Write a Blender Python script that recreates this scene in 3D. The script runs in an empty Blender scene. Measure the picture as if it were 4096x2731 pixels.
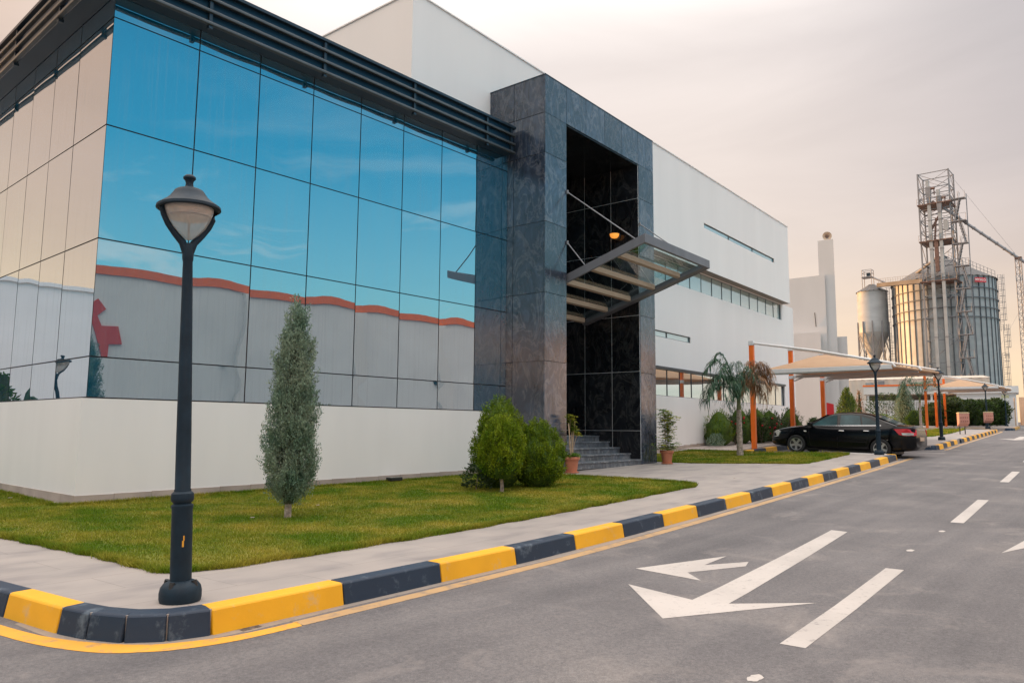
import bpy, bmesh, math, random
import numpy as np
from mathutils import Vector, Matrix
R = math.radians
random.seed(7); rng = np.random.default_rng(11)
scene = bpy.context.scene
COL = scene.collection

# ------------------------------------------------------------------ camera
CAM = Vector((-4.5697, -13.0530, 1.2094))
yaw, pitch, roll = 0.8513, 0.116, 0.0081
fw = Vector((math.sin(yaw)*math.cos(pitch), math.cos(yaw)*math.cos(pitch), math.sin(pitch)))
r0 = Vector((math.cos(yaw), -math.sin(yaw), 0)); u0 = r0.cross(fw)
rr = r0*math.cos(roll) + u0*math.sin(roll); uu = u0*math.cos(roll) - r0*math.sin(roll)
cam = bpy.data.cameras.new('camera'); cam_o = bpy.data.objects.new('camera', cam); COL.objects.link(cam_o)
cam.sensor_width = 36; cam.lens = 3003.3/4096*36; cam.clip_end = 5000; cam.clip_start = .05
m = Matrix((rr, uu, -fw)).transposed().to_4x4(); m.translation = CAM
cam_o.matrix_world = m
scene.camera = cam_o

# ------------------------------------------------------------------ sky, sun, exposure
SUN_AZ, SUN_EL = R(-6), R(3.8)
w = bpy.data.worlds.new('World'); scene.world = w; w.use_nodes = True
nt = w.node_tree; nt.nodes.clear()
def nd(t, ty, **kw):
    n = t.nodes.new(ty)
    for k, v in kw.items(): setattr(n, k, v)
    return n
def lk(t, a, b): t.links.new(a, b)
def math_(t, op, a, b=None, c=None, clamp=False):
    n = nd(t, 'ShaderNodeMath', operation=op, use_clamp=clamp)
    for i, v in enumerate((a, b, c)):
        if v is None: continue
        if isinstance(v, (int, float)): n.inputs[i].default_value = v
        else: lk(t, v, n.inputs[i])
    return n.outputs[0]
def ramp(t, fac, stops, interp='LINEAR'):
    n = nd(t, 'ShaderNodeValToRGB'); n.color_ramp.interpolation = interp
    e = n.color_ramp.elements
    while len(e) < len(stops): e.new(.5)
    for i, (p, c) in enumerate(stops):
        e[i].position = p; e[i].color = (*c, 1) if len(c) == 3 else c
    lk(t, fac, n.inputs[0]); return n.outputs[0]
sky = nd(nt, 'ShaderNodeTexSky', sky_type='NISHITA', sun_disc=False, sun_elevation=SUN_EL, sun_rotation=SUN_AZ,
         air_density=1.0, dust_density=1.2, ozone_density=2.0)
skt = nd(nt, 'ShaderNodeMix', data_type='RGBA', blend_type='MULTIPLY'); skt.inputs['Factor'].default_value = 1; lk(nt, sky.outputs[0], skt.inputs['A']); skt.inputs['B'].default_value = (.26, .92, 1.04, 1)
bg1 = nd(nt, 'ShaderNodeBackground'); lk(nt, skt.outputs['Result'], bg1.inputs[0]); bg1.inputs[1].default_value = .15
tc = nd(nt, 'ShaderNodeTexCoord'); sep = nd(nt, 'ShaderNodeSeparateXYZ'); lk(nt, tc.outputs['Generated'], sep.inputs[0])
X, Y, Z = sep.outputs
# thin evening cloud veil: dense on the sunset side, open to blue on the far side
dotp = math_(nt, 'ADD', math_(nt, 'MULTIPLY', X, math.sin(R(35))), math_(nt, 'MULTIPLY', Y, math.cos(R(35))))
elev = math_(nt, 'MAXIMUM', Z, 0.0)
mp = nd(nt, 'ShaderNodeMapping'); mp.inputs['Scale'].default_value = (1.6, 1.6, 7.0); mp.inputs['Rotation'].default_value = (.25, .1, .5)
lk(nt, tc.outputs['Generated'], mp.inputs[0])
nz = nd(nt, 'ShaderNodeTexNoise'); nz.inputs['Scale'].default_value = 1.3; nz.inputs['Detail'].default_value = 6; nz.inputs['Roughness'].default_value = .55
nz.inputs['Distortion'].default_value = .5
lk(nt, mp.outputs[0], nz.inputs[0])
cov = math_(nt, 'ADD', math_(nt, 'MULTIPLY', dotp, 1.15), math_(nt, 'MULTIPLY', nz.outputs[0], 1.5))
cov = math_(nt, 'SUBTRACT', cov, math_(nt, 'MULTIPLY', elev, .35))
fac = math_(nt, 'ADD', math_(nt, 'MULTIPLY', cov, 1.4), -.42)
hazehz = math_(nt, 'MULTIPLY', math_(nt, 'SUBTRACT', 1.0, math_(nt, 'MULTIPLY', elev, 2.9), clamp=True), .62)
nz2 = nd(nt, 'ShaderNodeTexNoise'); nz2.inputs['Scale'].default_value = 1.9; nz2.inputs['Detail'].default_value = 7; nz2.inputs['Roughness'].default_value = .6; nz2.inputs['Distortion'].default_value = .8
mp3 = nd(nt, 'ShaderNodeMapping'); mp3.inputs['Scale'].default_value = (1.5, 1.5, 6.0); mp3.inputs['Location'].default_value = (3.1, 1.7, .4); lk(nt, tc.outputs['Generated'], mp3.inputs[0]); lk(nt, mp3.outputs[0], nz2.inputs[0])
cl = nd(nt, 'ShaderNodeMapRange', interpolation_type='SMOOTHSTEP'); cl.inputs[1].default_value = .46; cl.inputs[2].default_value = .66; lk(nt, nz2.outputs[0], cl.inputs[0])
band = ramp(nt, elev, [(.05, (.9, .9, .9)), (.20, (.85, .85, .85)), (.36, (.18, .18, .18)), (.5, (.1, .1, .1))])
fac = math_(nt, 'MAXIMUM', fac, math_(nt, 'MULTIPLY', cl.outputs[0], band))
overhead = nd(nt, 'ShaderNodeMapRange'); overhead.inputs[1].default_value = .46; overhead.inputs[2].default_value = .62; lk(nt, Z, overhead.inputs[0])  # bright cloud overhead, added above the frame as fill light
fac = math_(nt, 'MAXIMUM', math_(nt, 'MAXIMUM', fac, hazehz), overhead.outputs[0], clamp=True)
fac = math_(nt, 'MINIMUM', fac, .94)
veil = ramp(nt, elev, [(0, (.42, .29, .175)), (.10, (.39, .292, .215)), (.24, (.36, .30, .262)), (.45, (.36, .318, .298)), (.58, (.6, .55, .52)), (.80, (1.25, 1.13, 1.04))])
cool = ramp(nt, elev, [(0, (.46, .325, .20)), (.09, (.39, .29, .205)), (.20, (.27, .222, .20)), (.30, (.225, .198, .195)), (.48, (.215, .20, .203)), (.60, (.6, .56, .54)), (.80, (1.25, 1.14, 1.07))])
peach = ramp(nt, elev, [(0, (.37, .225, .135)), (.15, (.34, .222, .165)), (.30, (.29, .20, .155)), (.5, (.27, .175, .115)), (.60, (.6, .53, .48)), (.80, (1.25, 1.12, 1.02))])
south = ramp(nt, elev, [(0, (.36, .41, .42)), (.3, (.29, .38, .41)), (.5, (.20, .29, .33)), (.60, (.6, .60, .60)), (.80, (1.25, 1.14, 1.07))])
def side_mix(az, lo, hi, A, B):
    dp = math_(nt, 'ADD', math_(nt, 'MULTIPLY', X, math.sin(R(az))), math_(nt, 'MULTIPLY', Y, math.cos(R(az))))
    hl = math_(nt, 'SQRT', math_(nt, 'SUBTRACT', 1.0001, math_(nt, 'MULTIPLY', Z, Z)))
    dp = math_(nt, 'DIVIDE', dp, hl)
    mr = nd(nt, 'ShaderNodeMapRange', interpolation_type='SMOOTHSTEP'); mr.inputs[1].default_value = lo; mr.inputs[2].default_value = hi; lk(nt, dp, mr.inputs[0])
    mx = nd(nt, 'ShaderNodeMix', data_type='RGBA'); lk(nt, mr.outputs[0], mx.inputs['Factor']); lk(nt, A, mx.inputs['A']); lk(nt, B, mx.inputs['B']); return mx.outputs['Result']
c1 = side_mix(35, .55, .95, cool, veil)
c1 = side_mix(-22, .55, 1.0, c1, peach)
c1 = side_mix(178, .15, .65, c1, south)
strk = nd(nt, 'ShaderNodeMapRange'); strk.inputs[1].default_value = .3; strk.inputs[2].default_value = .75; strk.inputs[3].default_value = .92; strk.inputs[4].default_value = 1.08
lk(nt, nz.outputs[0], strk.inputs[0])
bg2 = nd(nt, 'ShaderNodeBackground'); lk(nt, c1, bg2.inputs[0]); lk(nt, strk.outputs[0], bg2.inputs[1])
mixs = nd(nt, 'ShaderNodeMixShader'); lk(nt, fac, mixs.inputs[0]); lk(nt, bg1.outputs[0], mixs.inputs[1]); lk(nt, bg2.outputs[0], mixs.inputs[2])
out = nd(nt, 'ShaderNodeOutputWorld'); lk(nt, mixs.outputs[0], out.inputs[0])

sl = bpy.data.lights.new('sun', 'SUN'); sl.energy = 2.6; sl.angle = R(.5); sl.color = (1, .50, .18)
so = bpy.data.objects.new('sun', sl); COL.objects.link(so)
sd = Vector((math.sin(SUN_AZ)*math.cos(SUN_EL), math.cos(SUN_AZ)*math.cos(SUN_EL), math.sin(SUN_EL)))
so.rotation_euler = (-sd).to_track_quat('-Z', 'Y').to_euler(); so.location = (0, 0, 60)
scene.view_settings.view_transform = 'Standard'; scene.view_settings.look = 'None'
scene.view_settings.exposure = 1.45; scene.view_settings.gamma = 1

# ------------------------------------------------------------------ materials
MATS = {}
def mat(name, col, rough=.6, metal=0.0, var=.0, scale=3.0, bump=.0, bscale=None, spec=.5, isl=.0, col2=None, coat=0.0, stretch=(1, 1, 1), detail=5, thr=(.3, .7)):
    """Principled material whose colour wanders between col and col2 with noise."""
    mt = bpy.data.materials.new(name); mt.use_nodes = True; t = mt.node_tree; b = t.nodes['Principled BSDF']
    b.inputs['Roughness'].default_value = rough; b.inputs['Metallic'].default_value = metal
    b.inputs['Specular IOR Level'].default_value = spec; b.inputs['Coat Weight'].default_value = coat
    tcn = nd(t, 'ShaderNodeTexCoord'); mpn = nd(t, 'ShaderNodeMapping'); mpn.inputs['Scale'].default_value = stretch
    lk(t, tcn.outputs['Object'], mpn.inputs[0])
    c1 = col; c2 = col2 if col2 else tuple(min(1, c*(1+var)) for c in col)
    if col2 is None: c1 = tuple(c*(1-var) for c in col)
    nzn = nd(t, 'ShaderNodeTexNoise'); nzn.inputs['Scale'].default_value = scale; nzn.inputs['Detail'].default_value = detail
    lk(t, mpn.outputs[0], nzn.inputs[0])
    cc = ramp(t, nzn.outputs[0], [(thr[0], c1), (thr[1], c2)])
    if isl:
        g = nd(t, 'ShaderNodeNewGeometry')
        mr = nd(t, 'ShaderNodeMapRange'); mr.inputs[3].default_value = 1-isl; mr.inputs[4].default_value = 1+isl
        lk(t, g.outputs['Random Per Island'], mr.inputs[0])
        hs = nd(t, 'ShaderNodeHueSaturation'); lk(t, mr.outputs[0], hs.inputs['Value']); lk(t, cc, hs.inputs['Color']); cc = hs.outputs[0]
    lk(t, cc, b.inputs['Base Color'])
    if bump:
        n2 = nd(t, 'ShaderNodeTexNoise'); n2.inputs['Scale'].default_value = bscale or scale*8; n2.inputs['Detail'].default_value = 4
        lk(t, mpn.outputs[0], n2.inputs[0])
        bp = nd(t, 'ShaderNodeBump'); bp.inputs['Strength'].default_value = bump; bp.inputs['Distance'].default_value = .02
        lk(t, n2.outputs[0], bp.inputs['Height']); lk(t, bp.outputs[0], b.inputs['Normal'])
    MATS[name] = mt; return mt

plaster = mat('white_plaster', (.735, .715, .705), .75, var=.035, scale=1.3, bump=.06, bscale=60, stretch=(1, 1, .16), detail=8)
plaster2 = mat('white_render', (.73, .71, .70), .8, var=.032, scale=.9, stretch=(1, 1, .12), detail=8)
plinth_m = mat('beige_stone', (.36, .30, .26), .7, var=.18, scale=2.2, bump=.15, isl=.10)
steel = mat('dark_blue_steel', (.020, .034, .050), .32, .2, var=.15, scale=6)
backp = mat('blue_panel', (.006, .028, .055), .3, 0, var=.2, spec=.3, scale=.8)
alu = mat('grey_aluminium', (.075, .083, .09), .4, .5, var=.1, scale=5)
jointm = mat('dark_joint', (.012, .010, .010), .8)
mullm = mat('dark_mullion', (.012, .014, .018), .5, col2=(.05, .02, .015), scale=2.0, thr=(.45, .75))
white_metal = mat('white_metal', (.66, .66, .66), .45, var=.04, scale=4)
orange_m = mat('orange_paint', (.80, .15, .010), .45, var=.08, scale=3)
canfab = mat('cream_canvas', (.56, .375, .235), .85, var=.05, scale=2)
postm = mat('dark_green_blue_paint', (.009, .022, .036), .6, var=.22, scale=9, spec=.25, bump=.05, bscale=120)
bark = mat('bark', (.16, .12, .10), .9, var=.4, scale=14, bump=.6, bscale=30)
palebark = mat('pale_bark', (.36, .29, .25), .9, var=.45, scale=18, bump=.5, bscale=40)
terra = mat('terracotta', (.48, .17, .09), .6, var=.1, scale=5, bump=.1)
soil = mat('soil', (.07, .045, .03), .95, var=.3, scale=20, bump=.6)
galv = mat('galvanised_steel', (.36, .37, .375), .55, .15, var=.12, scale=.5, stretch=(1, 1, 2.2))
galv_s = mat('dark_stiffener_steel', (.11, .125, .145), .6, .1, var=.15)
galv_r = mat('darkened_roof_steel', (.115, .11, .11), .7, .1, var=.2, scale=.6)  # base darkened to dull the lit roofs and make the gallery look unlit
galv_d = mat('dull_galvanised', (.23, .23, .245), .6, .15, var=.15, scale=1.5)
rust = mat('rusty_steel', (.17, .10, .08), .7, .2, var=.3, scale=3)
redm = mat('red_panel', (.62, .03, .04), .5, var=.05)
whitep = mat('white_letter', (.8, .78, .76), .6)
rubber = mat('black_rubber', (.012, .013, .014), .75, var=.15, scale=10)
rimm = mat('silver_alloy', (.55, .55, .56), .28, .85, var=.05)
carpaint = mat('black_car_paint', (.003, .0035, .005), .16, 0, var=.1, spec=.28)
chrome = mat('chrome', (.75, .75, .76), .12, 1.0, var=.02)
blackpl = mat('black_plastic', (.012, .012, .013), .5, var=.1)
headl = mat('headlamp_glass', (.55, .55, .53), .12, .5, var=.15, scale=12)
taill = mat('tail_light_red', (.55, .012, .02), .15, var=.1, coat=.6)
seatm = mat('grey_seat_cloth', (.22, .22, .22), .8, var=.1)
pinkbin = mat('salmon_plastic', (.52, .26, .21), .6, var=.08, scale=4)
greyrend = mat('pale_grey_render', (.56, .54, .53), .85, var=.05, scale=.6, stretch=(1, 1, .2), detail=7)
beigewall = mat('beige_wall', (.55, .40, .29), .85, var=.06)
greywall = mat('grey_render', (.74, .74, .75), .8, var=.06, scale=.6)
bed_m = mat('pale_gravel', (.38, .33, .30), .95, var=.3, scale=30, bump=.5)
earth = mat('dry_earth', (.22, .195, .17), .95, var=.2, scale=.3)
_t = canfab.node_tree; _b = _t.nodes['Principled BSDF']; _ts = nd(_t, 'ShaderNodeBsdfTranslucent'); _ts.inputs[0].default_value = (.62, .33, .14, 1); _mx = nd(_t, 'ShaderNodeMixShader'); _mx.inputs[0].default_value = .3
lk(_t, _b.outputs[0], _mx.inputs[1]); lk(_t, _ts.outputs[0], _mx.inputs[2]); lk(_t, _mx.outputs[0], _t.nodes['Material Output'].inputs[0])
ropem = mat('white_pipe', (.62, .61, .60), .4, var=.05)
plaster_in = mat('recess_dark', (.010, .010, .011), .5)

def granite(name, base, vein, rough, spec=.5, ior=1.5):
    mt = bpy.data.materials.new(name); mt.use_nodes = True; t = mt.node_tree; b = t.nodes['Principled BSDF']
    tcn = nd(t, 'ShaderNodeTexCoord'); g = nd(t, 'ShaderNodeNewGeometry')
    add = nd(t, 'ShaderNodeVectorMath', operation='ADD'); sc = nd(t, 'ShaderNodeVectorMath', operation='SCALE')
    cmb = nd(t, 'ShaderNodeCombineXYZ')
    for i in range(3): lk(t, g.outputs['Random Per Island'], cmb.inputs[i])
    lk(t, cmb.outputs[0], sc.inputs[0]); sc.inputs['Scale'].default_value = 23.0
    lk(t, tcn.outputs['Object'], add.inputs[0]); lk(t, sc.outputs[0], add.inputs[1])
    mpn = nd(t, 'ShaderNodeMapping'); mpn.inputs['Rotation'].default_value = (.5, .7, .3); mpn.inputs['Scale'].default_value = (1.0, 1.0, .55)
    lk(t, add.outputs[0], mpn.inputs[0])
    n1 = nd(t, 'ShaderNodeTexNoise'); n1.inputs['Scale'].default_value = 2.0; n1.inputs['Detail'].default_value = 6; n1.inputs['Roughness'].default_value = .58; n1.inputs['Distortion'].default_value = 2.6
    lk(t, mpn.outputs[0], n1.inputs[0])
    n2 = nd(t, 'ShaderNodeTexNoise'); n2.inputs['Scale'].default_value = 1.7; n2.inputs['Detail'].default_value = 7; n2.inputs['Roughness'].default_value = .62; n2.inputs['Distortion'].default_value = 1.5
    lk(t, mpn.outputs[0], n2.inputs[0])
    veins = ramp(t, n2.outputs[0], [(.455, (0, 0, 0)), (.495, (1, 1, 1)), (.53, (0, 0, 0))])
    body = ramp(t, n1.outputs[0], [(.28, tuple(c*.55 for c in base)), (.5, base), (.72, tuple(c*1.9 for c in base))])
    vm = nd(t, 'ShaderNodeMix', data_type='RGBA')
    vf = math_(t, 'MULTIPLY', veins, math_(t, 'MULTIPLY', n1.outputs[0], .95))
    lk(t, vf, vm.inputs['Factor']); lk(t, body, vm.inputs['A']); vm.inputs['B'].default_value = (*vein, 1)
    hs = nd(t, 'ShaderNodeHueSaturation'); mr = nd(t, 'ShaderNodeMapRange'); mr.inputs[3].default_value = .7; mr.inputs[4].default_value = 1.3
    lk(t, g.outputs['Random Per Island'], mr.inputs[0]); lk(t, mr.outputs[0], hs.inputs['Value']); lk(t, vm.outputs['Result'], hs.inputs['Color'])
    lk(t, hs.outputs[0], b.inputs['Base Color'])
    b.inputs['Roughness'].default_value = rough; b.inputs['Specular IOR Level'].default_value = spec; b.inputs['IOR'].default_value = ior
    MATS[name] = mt; return mt
gran = granite('dark_granite', (.030, .042, .066), (.165, .165, .18), .19, .5, 1.8)
gran_in = granite('polished_black_granite', (.012, .013, .016), (.075, .072, .068), .16, .4)
gran_step = granite('granite_step', (.10, .115, .135), (.36, .35, .34), .35, .5)

def mirror_glass(name, deep, tint, edge, lo, hi, streak=.5):
    """coated solar-control glass: strong tinted reflection over a dark body, with dried rain streaks"""
    mt = bpy.data.materials.new(name); mt.use_nodes = True; t = mt.node_tree; t.nodes.clear()
    o = nd(t, 'ShaderNodeOutputMaterial'); lw = nd(t, 'ShaderNodeLayerWeight'); lw.inputs[0].default_value = .5
    tcn = nd(t, 'ShaderNodeTexCoord'); mpn = nd(t, 'ShaderNodeMapping'); mpn.inputs['Scale'].default_value = (14, 14, .35)
    lk(t, tcn.outputs['Object'], mpn.inputs[0])
    n1 = nd(t, 'ShaderNodeTexNoise'); n1.inputs['Scale'].default_value = 1.5; n1.inputs['Detail'].default_value = 5; lk(t, mpn.outputs[0], n1.inputs[0])
    n3 = nd(t, 'ShaderNodeTexNoise'); n3.inputs['Scale'].default_value = .8; lk(t, tcn.outputs['Object'], n3.inputs[0])
    st = nd(t, 'ShaderNodeMapRange'); st.inputs[1].default_value = .5; st.inputs[2].default_value = .8; st.inputs[4].default_value = streak; lk(t, n1.outputs[0], st.inputs[0])
    stf = math_(t, 'MULTIPLY', st.outputs[0], n3.outputs[0])
    col = ramp(t, lw.outputs['Facing'], [(.1, tint), (.75, edge)])
    gl = nd(t, 'ShaderNodeBsdfGlossy'); gl.inputs['Roughness'].default_value = .004; lk(t, col, gl.inputs['Color'])
    df = nd(t, 'ShaderNodeBsdfDiffuse'); df.inputs[0].default_value = (*deep, 1)
    mf = nd(t, 'ShaderNodeMapRange'); mf.inputs[3].default_value = lo; mf.inputs[4].default_value = hi; lk(t, lw.outputs['Facing'], mf.inputs[0])
    mx = nd(t, 'ShaderNodeMixShader'); lk(t, mf.outputs[0], mx.inputs[0]); lk(t, df.outputs[0], mx.inputs[1]); lk(t, gl.outputs[0], mx.inputs[2])
    dust = nd(t, 'ShaderNodeBsdfDiffuse'); dust.inputs[0].default_value = (.42, .40, .37, 1)
    m2 = nd(t, 'ShaderNodeMixShader'); lk(t, stf, m2.inputs[0]); lk(t, mx.outputs[0], m2.inputs[1]); lk(t, dust.outputs[0], m2.inputs[2])
    lk(t, m2.outputs[0], o.inputs[0]); MATS[name] = mt; return mt
cwglass = mirror_glass('blue_mirror_glass', (.0, .135, .255), (.56, .63, .65), (.84, .84, .86), .66, .93, .22)
winglass = mirror_glass('pale_mirror_glass', (.10, .115, .115), (.74, .78, .78), (.88, .90, .91), .55, .85, .2)
winblue = mirror_glass('pale_blue_strip_glass', (.18, .38, .44), (.80, .90, .92), (.90, .92, .93), .35, .6, .1)
ribglass = mirror_glass('sky_pale_strip_glass', (.38, .46, .45), (.80, .90, .92), (.90, .92, .93), .18, .55, .15)  # pale body colour stands in for the low sky reflected in it

def clear_glass(name, col, fac, rough=.01, refl_white=0):
    mt = bpy.data.materials.new(name); mt.use_nodes = True; t = mt.node_tree; t.nodes.clear()
    o = nd(t, 'ShaderNodeOutputMaterial'); tr = nd(t, 'ShaderNodeBsdfTransparent'); tr.inputs[0].default_value = (*col, 1)
    gl = nd(t, 'ShaderNodeBsdfGlossy'); gl.inputs['Roughness'].default_value = rough
    lw = nd(t, 'ShaderNodeLayerWeight'); lw.inputs[0].default_value = .5
    f2 = math_(t, 'MULTIPLY_ADD', math_(t, 'POWER', lw.outputs['Facing'], 3.0), .45*fac, .04, clamp=True)
    mx = nd(t, 'ShaderNodeMixShader'); lk(t, f2, mx.inputs[0]); lk(t, tr.outputs[0], mx.inputs[1]); lk(t, gl.outputs[0], mx.inputs[2])
    res = mx.outputs[0]
    if refl_white:  # white scatter mixed in to stand for the pale reflection on the bowl
        dm = nd(t, 'ShaderNodeBsdfTranslucent'); dm.inputs[0].default_value = (.75, .74, .74, 1); dd = nd(t, 'ShaderNodeBsdfDiffuse'); dd.inputs[0].default_value = (.75, .74, .74, 1); ma = nd(t, 'ShaderNodeMixShader'); lk(t, dm.outputs[0], ma.inputs[1]); lk(t, dd.outputs[0], ma.inputs[2])
        m3 = nd(t, 'ShaderNodeMixShader'); m3.inputs[0].default_value = refl_white; lk(t, res, m3.inputs[1]); lk(t, ma.outputs[0], m3.inputs[2]); res = m3.outputs[0]
    lk(t, res, o.inputs[0]); MATS[name] = mt; return mt
canglass = clear_glass('green_tinted_glass', (.84, .93, .92), 1.3)
carglass = clear_glass('car_glass', (.30, .42, .44), 2.2)
lampglass = clear_glass('lamp_glass', (.86, .86, .84), 1.8, .08, .5)
diffm = mat('frosted_lamp_lining', (.80, .68, .58), .5, var=.03)

def emis(name, col, s):
    mt = bpy.data.materials.new(name); mt.use_nodes = True; b = mt.node_tree.nodes['Principled BSDF']
    b.inputs['Base Color'].default_value = (*col, 1); b.inputs['Emission Color'].default_value = (*col, 1); b.inputs['Emission Strength'].default_value = s
    return mt
glow = emis('warm_lamp', (1, .36, .06), .32)

def asphalt():
    mt = bpy.data.materials.new('asphalt'); mt.use_nodes = True; t = mt.node_tree; b = t.nodes['Principled BSDF']
    tcn = nd(t, 'ShaderNodeTexCoord')
    n1 = nd(t, 'ShaderNodeTexNoise'); n1.inputs['Scale'].default_value = 140; n1.inputs['Detail'].default_value = 3; lk(t, tcn.outputs['Object'], n1.inputs[0])
    n2 = nd(t, 'ShaderNodeTexNoise'); n2.inputs['Scale'].default_value = .55; n2.inputs['Detail'].default_value = 7; n2.inputs['Roughness'].default_value = .6; lk(t, tcn.outputs['Object'], n2.inputs[0])
    mpn = nd(t, 'ShaderNodeMapping'); mpn.inputs['Scale'].default_value = (.10, 2.4, 1); mpn.inputs['Rotation'].default_value = (0, 0, R(-3.7)); lk(t, tcn.outputs['Object'], mpn.inputs[0])
    n3 = nd(t, 'ShaderNodeTexNoise'); n3.inputs['Scale'].default_value = 1.4; n3.inputs['Detail'].default_value = 6; lk(t, mpn.outputs[0], n3.inputs[0])
    n4 = nd(t, 'ShaderNodeTexNoise'); n4.inputs['Scale'].default_value = 1.1; n4.inputs['Detail'].default_value = 8; n4.inputs['Roughness'].default_value = .68; n4.inputs['Distortion'].default_value = .8; lk(t, tcn.outputs['Object'], n4.inputs[0])
    base = ramp(t, n2.outputs[0], [(.3, (.094, .092, .097)), (.55, (.127, .123, .127)), (.75, (.165, .156, .153))])
    fine = ramp(t, n1.outputs[0], [(.3, (.72, .72, .72)), (.7, (1.28, 1.28, 1.28))])
    tr = ramp(t, n3.outputs[0], [(.3, (.84, .84, .86)), (.7, (1.12, 1.11, 1.10))])
    dusty = ramp(t, n4.outputs[0], [(.55, (0, 0, 0)), (.72, (.42, .42, .42))])
    n5 = nd(t, 'ShaderNodeTexNoise'); n5.inputs['Scale'].default_value = 34; n5.inputs['Detail'].default_value = 4; n5.inputs['Roughness'].default_value = .7; lk(t, tcn.outputs['Object'], n5.inputs[0])
    mid = ramp(t, n5.outputs[0], [(.3, (.74, .74, .75)), (.7, (1.25, 1.24, 1.22))])
    mm = nd(t, 'ShaderNodeMix', data_type='RGBA', blend_type='MULTIPLY'); mm.inputs['Factor'].default_value = 1; lk(t, base, mm.inputs['A']); lk(t, mid, mm.inputs['B']); base = mm.outputs['Result']
    m1 = nd(t, 'ShaderNodeMix', data_type='RGBA', blend_type='MULTIPLY'); m1.inputs['Factor'].default_value = 1; lk(t, base, m1.inputs['A']); lk(t, fine, m1.inputs['B'])
    m2 = nd(t, 'ShaderNodeMix', data_type='RGBA', blend_type='MULTIPLY'); m2.inputs['Factor'].default_value = 1; lk(t, m1.outputs['Result'], m2.inputs['A']); lk(t, tr, m2.inputs['B'])
    m3 = nd(t, 'ShaderNodeMix', data_type='RGBA'); lk(t, dusty, m3.inputs['Factor']); lk(t, m2.outputs['Result'], m3.inputs['A']); m3.inputs['B'].default_value = (.30, .27, .25, 1)
    lk(t, m3.outputs['Result'], b.inputs['Base Color']); b.inputs['Roughness'].default_value = .82
    bp = nd(t, 'ShaderNodeBump'); bp.inputs['Strength'].default_value = .5; bp.inputs['Distance'].default_value = .008; lk(t, n1.outputs[0], bp.inputs['Height']); lk(t, bp.outputs[0], b.inputs['Normal'])
    return mt
asph = asphalt()

def paving():
    mt = bpy.data.materials.new('paving_tiles'); mt.use_nodes = True; t = mt.node_tree; b = t.nodes['Principled BSDF']
    tcn = nd(t, 'ShaderNodeTexCoord'); mpn = nd(t, 'ShaderNodeMapping'); mpn.inputs['Rotation'].default_value = (0, 0, R(-3.7)); lk(t, tcn.outputs['Object'], mpn.inputs[0])
    br = nd(t, 'ShaderNodeTexBrick'); br.offset = .5; br.inputs['Scale'].default_value = 1.0; br.inputs['Brick Width'].default_value = 1.2; br.inputs['Row Height'].default_value = .60
    br.inputs['Mortar Size'].default_value = .004; br.inputs['Color1'].default_value = (.275, .25, .235, 1); br.inputs['Color2'].default_value = (.31, .28, .26, 1); br.inputs['Mortar'].default_value = (.20, .18, .17, 1)
    lk(t, mpn.outputs[0], br.inputs[0])
    mp2 = nd(t, 'ShaderNodeMapping'); mp2.inputs['Scale'].default_value = (.9, 1.7, 1); mp2.inputs['Rotation'].default_value = (0, 0, R(-3.7)); lk(t, tcn.outputs['Object'], mp2.inputs[0])
    n = nd(t, 'ShaderNodeTexNoise'); n.inputs['Scale'].default_value = 1.6; n.inputs['Detail'].default_value = 7; lk(t, mp2.outputs[0], n.inputs[0])
    s = ramp(t, n.outputs[0], [(.30, (.74, .74, .77)), (.48, (.96, .96, .96)), (.75, (1.12, 1.10, 1.08))])
    m1 = nd(t, 'ShaderNodeMix', data_type='RGBA', blend_type='MULTIPLY'); m1.inputs['Factor'].default_value = 1; lk(t, br.outputs[0], m1.inputs['A']); lk(t, s, m1.inputs['B'])
    lk(t, m1.outputs['Result'], b.inputs['Base Color']); b.inputs['Roughness'].default_value = .62
    return mt
pave = paving()

def worn(name, col, under, amount, scale=6.0, bump=.3):
    mt = bpy.data.materials.new(name); mt.use_nodes = True; t = mt.node_tree; b = t.nodes['Principled BSDF']
    tcn = nd(t, 'ShaderNodeTexCoord')
    n = nd(t, 'ShaderNodeTexNoise'); n.inputs['Scale'].default_value = scale; n.inputs['Detail'].default_value = 9; n.inputs['Roughness'].default_value = .7; lk(t, tcn.outputs['Object'], n.inputs[0])
    n2 = nd(t, 'ShaderNodeTexNoise'); n2.inputs['Scale'].default_value = 1.2; n2.inputs['Detail'].default_value = 4; lk(t, tcn.outputs['Object'], n2.inputs[0])
    f = ramp(t, n.outputs[0], [(.66-amount, (0, 0, 0)), (.80-amount*.6, (1, 1, 1))])
    tone = ramp(t, n2.outputs[0], [(.3, tuple(c*.86 for c in col)), (.7, tuple(min(1, c*1.1) for c in col))])
    mx = nd(t, 'ShaderNodeMix', data_type='RGBA'); lk(t, f, mx.inputs['Factor']); lk(t, tone, mx.inputs['A']); mx.inputs['B'].default_value = (*under, 1)
    lk(t, mx.outputs['Result'], b.inputs['Base Color']); b.inputs['Roughness'].default_value = .6
    bp = nd(t, 'ShaderNodeBump'); bp.inputs['Strength'].default_value = bump; bp.inputs['Distance'].default_value = .01; lk(t, n.outputs[0], bp.inputs['Height']); lk(t, bp.outputs[0], b.inputs['Normal'])
    return mt
kyel = worn('kerb_yellow_paint', (.74, .37, .006), (.50, .36, .19), .09, 5)
kblk = worn('kerb_black_paint', (.007, .022, .048), (.11, .15, .19), .11, 5)
lyel = worn('road_yellow_paint', (.68, .33, .03), (.22, .18, .14), .13, 9)
lyel2 = worn('faded_yellow_paint', (.42, .27, .13), (.17, .15, .135), .17, 6)
lwht = worn('road_white_paint', (.44, .41, .385), (.17, .16, .16), .10, 16)

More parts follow.
